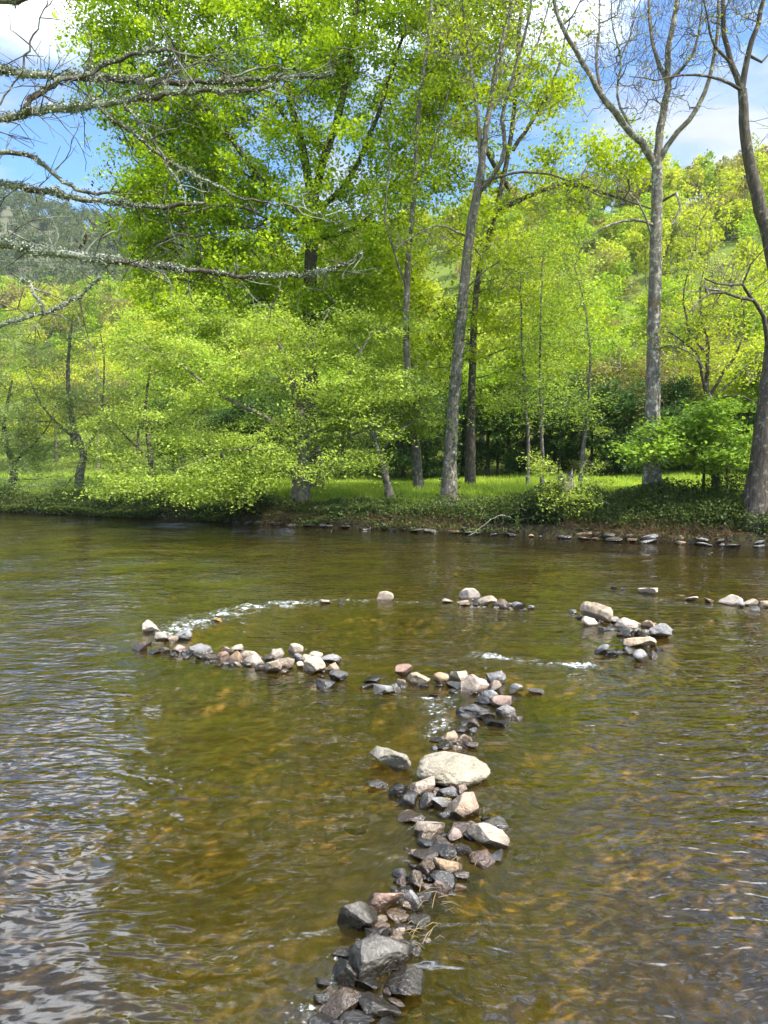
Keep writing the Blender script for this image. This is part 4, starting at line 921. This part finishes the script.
# ------------------------------------------------------------------ stones
ICO = {}
def ico(sub):
    if sub in ICO: return ICO[sub]
    t = (1 + 5 ** .5) / 2
    v = [(-1, t, 0), (1, t, 0), (-1, -t, 0), (1, -t, 0), (0, -1, t), (0, 1, t), (0, -1, -t), (0, 1, -t), (t, 0, -1), (t, 0, 1), (-t, 0, -1), (-t, 0, 1)]
    f = [(0, 11, 5), (0, 5, 1), (0, 1, 7), (0, 7, 10), (0, 10, 11), (1, 5, 9), (5, 11, 4), (11, 10, 2), (10, 7, 6), (7, 1, 8), (3, 9, 4), (3, 4, 2), (3, 2, 6), (3, 6, 8), (3, 8, 9), (4, 9, 5), (2, 4, 11), (6, 2, 10), (8, 6, 7), (9, 8, 1)]
    v = [np.array(x) / np.linalg.norm(x) for x in v]
    for _ in range(sub):
        mid = {}; nf = []
        def mp(a, b):
            k = (min(a, b), max(a, b))
            if k not in mid: p = v[a] + v[b]; v.append(p / np.linalg.norm(p)); mid[k] = len(v) - 1
            return mid[k]
        for a, b, c in f:
            x, y, z = mp(a, b), mp(b, c), mp(c, a); nf += [(a, x, z), (b, y, x), (c, z, y), (x, y, z)]
        f = nf
    ICO[sub] = (np.array(v), np.array(f)); return ICO[sub]
def rock_mesh(name, size, seed, mat, angular=.6, sub=3, rough=.05):
    rg = np.random.default_rng(seed); v, f = ico(sub); v = v.copy()
    lift = 1 + .12 * np.sin(v @ rg.normal(size=3) * 2 + 1)
    v *= lift[:, None]
    for k in range(int(4 + 7 * angular)):
        n = rg.normal(size=3); n /= np.linalg.norm(n); d = rg.uniform(.34, .76) if angular > .4 else rg.uniform(.78, .97)
        e = v @ n - d; msk = e > 0; v[msk] -= (e[msk] * (.985 if angular > .4 else .75))[:, None] * n
    m_ = np.abs(v).max(0); v /= m_
    sv = Vector(rg.uniform(-50, 50, 3)); nn = np.array([mnoise.noise(Vector(p) * 1.6 + sv) * 1.6 + mnoise.noise(Vector(p) * 4.3 + sv) * .8 + mnoise.noise(Vector(p) * 10 + sv) * .45 + (mnoise.noise(Vector(p) * 22 + sv) * .25 if sub > 3 else 0) for p in v])
    v *= (1 + rough * 1.7 * nn)[:, None]
    v *= np.array(size) / 2
    o = mesh_arrays(name, v, f, 3, M[mat])
    return o
try:
    from bpy.types import Mesh
except Exception: pass
def place_rock(px, py, w, asp, mat, label, seed, group=None, ang=.6, rot=0, tilt=None, depth_k=.8, sink=.0, name='stone'):
    w = w * (1.06 if w < 34 else 1.0); h = w * asp
    p = W(px, py + h * .22, 0.0); dist = np.linalg.norm(p - [0, 0, EYE]); s = dist / FPX
    wm = w * s; dep = math.atan2(EYE, p[1])            # how steeply we look down
    # visible height in the picture mixes true height and depth
    dm = wm * depth_k; hm = max(.18 * wm, (h * s - dm * math.sin(dep) * .5) / max(.3, math.cos(dep)))
    hm = min(hm, wm * (.9 if asp > 1 else (.42 if w > 45 else .62)))
    sub = 5 if w > 40 else (4 if w > 20 else 3)
    o = rock_mesh(name, (wm * 1.05, dm, hm * 1.5), seed, mat, ang, sub, .03 if w > 40 else .045)
    o.location = (p[0], p[1], hm * .75 - hm * .45 - sink * hm); rr = random.Random(seed)
    o.rotation_euler = (rr.uniform(-.25, .25), rr.uniform(-.2, .2) + rot, rr.uniform(-.5, .5)) if tilt is None else tilt
    tag(o, label, 'stone', group)
    return o
WORD = dict(pale='pale cream', tan='tan', grey='grey', dark='dark wet', slab='rough slate', pink='pinkish', brown='brown', boulder='big pale', amber='amber submerged')
CL = {}
CL['left'] = ('at the left tip of the stone arc', [(149, 629, 19, .62, 'pale'), (162, 638, 15, .5, 'pale'), (171, 640, 12, .6, 'pale'), (186, 635, 21, .6, 'grey'), (141, 648, 16, .45, 'brown'), (164, 650, 10, .8, 'brown'),
      (180, 650, 14, .6, 'pink'), (190, 653, 12, .5, 'dark'), (203, 651, 23, .42, 'grey'), (211, 658, 14, .5, 'brown'), (175, 655, 12, .4, 'dark'), (154, 652, 12, .4, 'dark')])
CL['heap'] = ('in the pale heap left of centre', [(222, 657, 13, .6, 'pink'), (229, 652, 13, .6, 'pale'), (237, 649, 13, .5, 'pale'), (236, 659, 18, .65, 'tan'), (239, 665, 11, .5, 'pale'), (252, 655, 21, .55, 'pale'), (254, 662, 19, .55, 'pale'),
      (268, 657, 12, .9, 'brown'), (276, 655, 14, .8, 'pale'), (271, 668, 21, .65, 'pale'), (287, 663, 19, 1.0, 'tan'), (295, 651, 15, .7, 'pale'), (299, 658, 11, 1.0, 'grey'), (299, 666, 9, 1.0, 'pale'), (306, 659, 12, .9, 'pale'),
      (313, 668, 22, .85, 'pale'), (317, 656, 15, .45, 'pale'), (330, 660, 21, .45, 'grey'), (331, 669, 15, .6, 'pale'), (338, 677, 18, .6, 'slab'), (326, 683, 18, .75, 'dark'), (261, 668, 12, .5, 'brown'), (246, 665, 10, .5, 'dark'), (282, 671, 12, .4, 'brown')])
CL['arc'] = ('along the near side of the pool', [(374, 680, 22, .35, 'dark'), (383, 689, 27, .42, 'grey'), (395, 689, 11, .9, 'grey'), (365, 686, 14, .4, 'dark'), (404, 672, 17, .85, 'pink'), (402, 682, 11, .8, 'pale'), (418, 680, 21, .55, 'pale'),
      (440, 680, 16, .9, 'tan'), (458, 676, 24, .5, 'pale'), (433, 696, 9, .5, 'brown'), (456, 686, 20, .4, 'dark'), (494, 679, 20, .6, 'grey'), (477, 688, 28, .62, 'tan'), (494, 688, 15, .7, 'tan'), (514, 690, 15, .5, 'grey'), (537, 690, 20, .4, 'grey'),
      (506, 702, 27, .4, 'pink'), (492, 698, 17, .6, 'grey'), (506, 713, 19, .6, 'grey'), (473, 709, 34, .5, 'dark'), (475, 725, 13, .6, 'brown'), (496, 723, 30, .3, 'dark'), (462, 731, 15, .5, 'dark'), (484, 700, 16, .5, 'dark'), (518, 718, 12, .5, 'brown'),
      (485, 716, 18, .5, 'slab')])
CL['step'] = ('in the cluster behind the biggest boulder', [(450, 740, 15, .7, 'tan'), (443, 746, 17, .5, 'dark'), (463, 739, 11, .6, 'pink'), (467, 742, 11, .7, 'tan'), (472, 746, 12, .7, 'brown'), (456, 747, 13, .4, 'tan'), (436, 740, 14, .4, 'dark')])
CL['far'] = ('in the row at the back of the pool', [(325, 602, 12, .35, 'pale'), (383, 598, 20, .5, 'pale'), (447, 601, 11, .55, 'pale'), (470, 596, 18, .65, 'pale'), (466, 603, 17, .4, 'tan'), (486, 603, 19, .5, 'pale'), (503, 605, 18, .5, 'brown'),
      (518, 606, 15, .6, 'grey'), (530, 608, 8, .5, 'grey'), (478, 600, 12, .5, 'brown'), (217, 620, 11, .4, 'amber'), (341, 603, 8, .4, 'dark')])
CL['right'] = ('at the right end of the pool', [(597, 616, 27, .7, 'pale'), (592, 623, 17, .6, 'pale'), (573, 612, 8, .6, 'grey'), (613, 621, 13, .5, 'grey'), (630, 626, 23, .5, 'pale'), (648, 627, 15, .65, 'tan'), (658, 634, 23, .6, 'grey'),
      (669, 631, 11, .5, 'dark'), (625, 633, 17, .5, 'slab'), (638, 634, 12, .6, 'dark'), (640, 643, 29, .42, 'pale'), (602, 651, 15, .6, 'grey'), (613, 653, 13, .5, 'dark'), (630, 651, 14, .5, 'dark'), (641, 658, 15, .75, 'grey'), (652, 655, 9, .7, 'brown'),
      (580, 617, 9, .5, 'tan')])
CL['edge'] = ('in the line near the right edge', [(645, 591, 21, .38, 'pale'), (614, 588, 6, .5, 'dark'), (622, 589, 5, .5, 'dark'), (692, 599, 13, .4, 'pale'), (708, 601, 9, .5, 'tan'), (730, 602, 19, .45, 'pale'), (742, 606, 9, .6, 'grey'), (751, 604, 11, .6, 'pale'), (764, 606, 11, .6, 'tan'),
      (785, 607, 18, .5, 'pale'), (806, 610, 14, .5, 'grey'), (756, 609, 10, .4, 'dark')])
CL['mid'] = ('in the pile below the biggest boulder', [(422, 787, 23, .7, 'tan'), (435, 792, 9, .9, 'pink'), (451, 787, 12, .7, 'pink'), (461, 790, 12, 1.0, 'tan'), (449, 793, 18, .55, 'grey'), (426, 801, 18, 1.0, 'slab'), (440, 803, 19, .9, 'grey'),
      (464, 808, 40, .72, 'tan'), (399, 789, 20, .9, 'dark'), (408, 800, 18, .7, 'dark'), (414, 818, 27, .5, 'brown'), (433, 829, 33, .6, 'tan'), (460, 827, 28, .42, 'brown'), (472, 826, 15, .5, 'pink'), (488, 839, 37, .6, 'pale'), (491, 823, 27, .35, 'grey'),
      (453, 838, 17, .85, 'pink'), (438, 841, 21, .45, 'brown'), (470, 836, 12, .6, 'dark'), (445, 852, 27, .5, 'dark'), (480, 857, 26, .45, 'pink'), (496, 856, 19, .5, 'dark'), (462, 848, 18, .5, 'slab'), (425, 845, 16, .5, 'dark'), (444, 814, 20, .5, 'dark')])
CL['low'] = ('in the tumble above the grey slabs', [(428, 858, 24, .42, 'brown'), (415, 855, 12, .6, 'tan'), (416, 866, 14, .5, 'dark'), (401, 874, 15, .6, 'dark'), (429, 870, 20, .8, 'brown'), (447, 866, 27, .6, 'tan'), (448, 877, 28, .5, 'dark'),
      (417, 882, 18, .75, 'brown'), (440, 888, 16, .75, 'pink'), (459, 888, 13, .5, 'tan'), (451, 892, 10, .5, 'dark'), (382, 899, 34, .6, 'pink'), (413, 903, 16, 1.25, 'grey'), (405, 907, 10, .8, 'tan'), (397, 916, 19, .5, 'tan'), (418, 921, 22, .45, 'slab'),
      (426, 895, 16, .5, 'dark'), (405, 890, 16, .5, 'dark'), (463, 876, 16, .5, 'brown')])
CL['near'] = ('at the bottom of the view', [(362, 913, 42, .9, 'slab'), (368, 948, 66, .8, 'slab'), (382, 924, 20, .35, 'pink'), (400, 932, 10, .8, 'pale'), (396, 939, 17, .45, 'tan'), (406, 944, 15, .5, 'brown'), (416, 950, 15, .5, 'grey'),
      (346, 974, 29, .9, 'dark'), (409, 981, 38, .55, 'slab'), (387, 993, 9, .9, 'pink'), (364, 981, 24, .6, 'dark'), (342, 1006, 42, .6, 'brown'), (378, 1006, 36, .6, 'dark'), (324, 998, 16, .8, 'dark'), (386, 1022, 32, .5, 'dark'), (352, 1022, 30, .5, 'dark'),
      (320, 1018, 26, .5, 'dark'), (345, 952, 14, .6, 'dark'), (392, 965, 24, .4, 'dark'), (370, 995, 18, .5, 'slab'), (404, 925, 14, .4, 'brown'), (425, 940, 10, .5, 'tan'), (372, 968, 20, .5, 'dark'), (398, 1000, 16, .4, 'brown'), (330, 1040, 40, .5, 'dark')])
sid = 1000
# the smaller stones wedged between the named ones
rf = np.random.default_rng(66)
def fill(key, pts, n, spread, wr, mats, pr):
    pts = np.array(pts, float); L_ = np.concatenate([[0], np.cumsum(np.linalg.norm(np.diff(pts, axis=0), axis=1))])
    for k in range(n):
        t_ = rf.random() * L_[-1]; x_ = np.interp(t_, L_, pts[:, 0]) + rf.normal() * spread; y_ = np.interp(t_, L_, pts[:, 1]) + rf.normal() * spread * .45
        CL[key][1].append((float(x_), float(y_), float(rf.uniform(*wr)), float(rf.uniform(.35, .65)), str(rf.choice(mats, p=pr))))
MX = ['dark', 'slab', 'brown', 'tan', 'grey', 'pink']
fill('near', [(325, 1030), (350, 985), (372, 945), (395, 915)], 30, 17, (8, 17), MX, [.38, .27, .17, .08, .05, .05])
fill('near', [(360, 1020), (392, 970), (405, 925)], 22, 9, (6, 13), MX, [.28, .2, .2, .16, .08, .08])
fill('low', [(395, 905), (420, 880), (445, 862)], 34, 15, (6, 12), MX, [.3, .2, .2, .14, .08, .08])
fill('mid', [(430, 850), (450, 830), (455, 800), (430, 795)], 30, 17, (6, 13), MX, [.3, .2, .2, .14, .08, .08])
fill('arc', [(385, 685), (430, 686), (480, 690), (500, 700), (490, 715), (465, 730)], 26, 9, (5, 12), MX, [.3, .15, .2, .15, .1, .1])
fill('heap', [(218, 660), (260, 664), (310, 668), (332, 678)], 26, 5, (6, 10), ['dark', 'brown', 'tan', 'grey', 'pink'], [.25, .25, .2, .15, .15])
fill('left', [(140, 645), (180, 652), (212, 657)], 9, 6, (5, 9), ['dark', 'brown', 'grey', 'slab'], [.35, .3, .2, .15])
fill('right', [(590, 620), (640, 632), (635, 652)], 24, 9, (5, 10), ['dark', 'brown', 'grey', 'tan'], [.35, .25, .2, .2])
fill('far', [(445, 604), (490, 606), (530, 608)], 8, 4, (4, 7), ['dark', 'brown', 'grey', 'tan'], [.3, .3, .2, .2])
fill('step', [(440, 746), (470, 748)], 6, 6, (5, 9), ['dark', 'brown', 'tan'], [.5, .3, .2])
for key, (where, L) in CL.items():
    cnt = {}
    for it in sorted(L, key=lambda q_: q_[0]): cnt.setdefault(it[4], []).append(it)
    for mt_, items in cnt.items():
        for i, (px_, py_, w_, as_, m_) in enumerate(items):
            sid += 1
            lab = ('only %s stone %s' % (WORD[m_], where)) if len(items) == 1 else '%s %s stone from the left %s' % (ordn(i), WORD[m_], where)
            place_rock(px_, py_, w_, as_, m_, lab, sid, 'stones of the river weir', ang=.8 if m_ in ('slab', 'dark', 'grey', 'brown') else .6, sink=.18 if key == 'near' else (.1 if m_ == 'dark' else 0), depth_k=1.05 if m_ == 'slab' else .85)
place_rock(455, 771, 67, .45, 'boulder', 'biggest boulder, smooth pale cream flat-topped, in mid stream', 41, None, ang=.3, tilt=(0.06, .05, .1), depth_k=.8, sink=.0, name='boulder')
place_rock(391, 761, 42, .62, 'boulder', 'pale tilted boulder standing alone in the water left of the biggest boulder', 29, None, ang=.6, tilt=(.15, -.3, -.5), name='boulder')
place_rock(378, 784, 20, .4, 'slab', 'small low blue-grey stone in the water below the tilted pale boulder', 13, None, ang=.5)
# stones lying under water
rgs = np.random.default_rng(77)
SUBM = [(285, 678, 15), (297, 679, 16), (400, 697, 24), (571, 663, 18), (610, 645, 14), (519, 716, 14), (495, 744, 24), (508, 811, 14), (450, 981, 34), (437, 1008, 30), (444, 918, 22), (472, 929, 20), (426, 893, 18), (540, 800, 22), (525, 770, 24),
        (500, 775, 20), (330, 845, 22), (300, 860, 26), (520, 690, 18), (640, 664, 16), (545, 712, 22), (430, 955, 18), (458, 955, 16), (470, 868, 22), (505, 840, 16), (530, 850, 24), (360, 820, 24), (385, 812, 20), (350, 790, 18), (505, 895, 20), (480, 960, 22), (415, 1010, 18), (345, 860, 20), (600, 668, 20)]
zc = {}
for i, (px_, py_, w_) in enumerate(sorted(SUBM)):
    p = W(px_, py_, -.02); s = np.linalg.norm(p - [0, 0, EYE]) / FPX; wm = w_ * s * rgs.uniform(.6, 1.5)
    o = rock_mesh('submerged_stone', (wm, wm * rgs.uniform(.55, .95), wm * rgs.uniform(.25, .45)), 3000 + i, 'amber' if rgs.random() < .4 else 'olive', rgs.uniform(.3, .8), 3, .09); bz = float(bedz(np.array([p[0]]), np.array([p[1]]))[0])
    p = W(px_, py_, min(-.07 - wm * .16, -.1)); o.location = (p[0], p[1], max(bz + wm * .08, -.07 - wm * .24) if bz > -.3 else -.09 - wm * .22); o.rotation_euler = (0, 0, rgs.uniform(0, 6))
    zn = 'round the far pool' if py_ < 735 else (('left' if px_ < 440 - (py_ - 750) * .25 else 'right') + (' of the stone pile' if py_ < 885 else ' of the bottom dark rocks'))
    zc[zn] = zc.get(zn, -1) + 1; tag(o, '%s brown underwater stone from the left %s' % (ordn(zc[zn]), zn), 'stone', 'brown stones under the water')

# yellow leaf and straws caught among the stones
lf = W(447, 800, .17); V = np.array([[-.03, 0, 0], [-.01, .022, .008], [.02, .02, .004], [.035, 0, .01], [.015, -.02, .004], [-.012, -.022, .008]])
o = mesh_arrays('fallen_leaf', V, np.array([0, 1, 4, 5, 1, 2, 3, 4]), 4, M['flower'], attr={'var': ('FACE', [.5, .6])}); o.location = tuple(lf); o.rotation_euler = (-.5, .2, .4)
tag(o, 'small bright yellow leaf lying on a grey stone below the biggest boulder', 'leaf')
rgd = np.random.default_rng(88)
def debris(px, py, n, L, lab, z=.10):
    c = W(px, py, z); ch = []
    for k in range(n):
        p = rgd.normal(size=3) * [.09, .07, .015]; a = rgd.normal(.2, .8); v = np.array([math.cos(a), math.sin(a), rgd.uniform(-.05, .5)]) * L * rgd.uniform(.4, 1.2)
        ch.append((np.array([p, p + v * .5 + [0, 0, .02], p + v]), np.array([.0022, .002, .001]), 4))
    o = tube_set(ch, M['straw'], 'dead_reeds', None); o.location = tuple(c); tag(o, lab, 'dead reeds')
M['straw'] = bark_mat('straw', (.16, .11, .05), (.34, .25, .12))
debris(428, 902, 9, .16, 'bleached reed stalks caught beside the upright grey stone')
debris(411, 938, 12, .10, 'matted brown straw lodged on the right of the large grey slab')
debris(470, 862, 7, .08, 'ochre straw stuck against the pink stone below the pile')
debris(219, 648, 6, .22, 'few dry stalks standing at the left end of the pale heap', .12)

# flat stones along the foot of the far bank
rgb_ = np.random.default_rng(91); i = 0; px_ = 236.0
while px_ < 800:
    w_ = rgb_.uniform(7, 19) * (1 + .3 * (px_ > 550)); m_ = rgb_.choice(['grey', 'slab', 'brown', 'tan', 'dark'], p=[.12, .3, .25, .08, .25])
    for lay in range(2 if px_ > 560 or rgb_.random() < .35 else 1):
        b = bankpt(px_ + rgb_.uniform(-3, 3), rgb_.uniform(-.12, .08) + lay * .16); s = b[1] / FPX; wm = w_ * s * (1 - .2 * lay)
        o = rock_mesh('bank_stone', (wm, wm * .7, rgb_.uniform(.10, .20)), 5000 + i, m_, .9, 2, .05); o.location = (b[0], b[1], .05 + .13 * lay); o.rotation_euler = (rgb_.uniform(-.15, .15), rgb_.uniform(-.2, .2), rgb_.uniform(-.5, -.1))
        seg = next(n_ for x_, n_ in ((340, 'broad alder'), (430, 'leaning alder'), (510, 'forked grey tree'), (610, 'broken stump'), (690, 'tall leafless tree'), (9999, 'right edge trunk')) if px_ < x_)
        zc[seg] = zc.get(seg, -1) + 1; tag(o, '%s bank stone from left below the %s' % (ordn(zc[seg]), seg), 'stone', 'flat stones along the foot of the far bank'); i += 1
    px_ += w_ * rgb_.uniform(.75, 1.5)
print('TOTAL faces', sum(len(o.data.polygons) for o in COL.objects if o.type == 'MESH'), 'objects', len(COL.objects))

# ------------------------------------------------------------------ haze
def haze():
    lo, hi = np.array([-1700., -800., -6.]), np.array([1700., 1950., 330.])
    V = [[(lo, hi)[i][0], (lo, hi)[j][1], (lo, hi)[k][2]] for k in (0, 1) for j in (0, 1) for i in (0, 1)]
    F = [0, 2, 3, 1, 4, 5, 7, 6, 0, 1, 5, 4, 2, 6, 7, 3, 0, 4, 6, 2, 1, 3, 7, 5]
    m, t = newmat('haze'); q = NT(t); v = q.n('ShaderNodeVolumePrincipled', {'Color': (.80, .88, 1.0, 1), 'Density': .00012, 'Anisotropy': .2})
    out = t.nodes.new('ShaderNodeOutputMaterial'); t.links.new(v.outputs[0], out.inputs['Volume'])
    o = mesh_arrays('haze', V, F, 4, m, shade=False); tag(o, 'thin pale air haze over the valley', 'haze', kind='stuff')
haze()
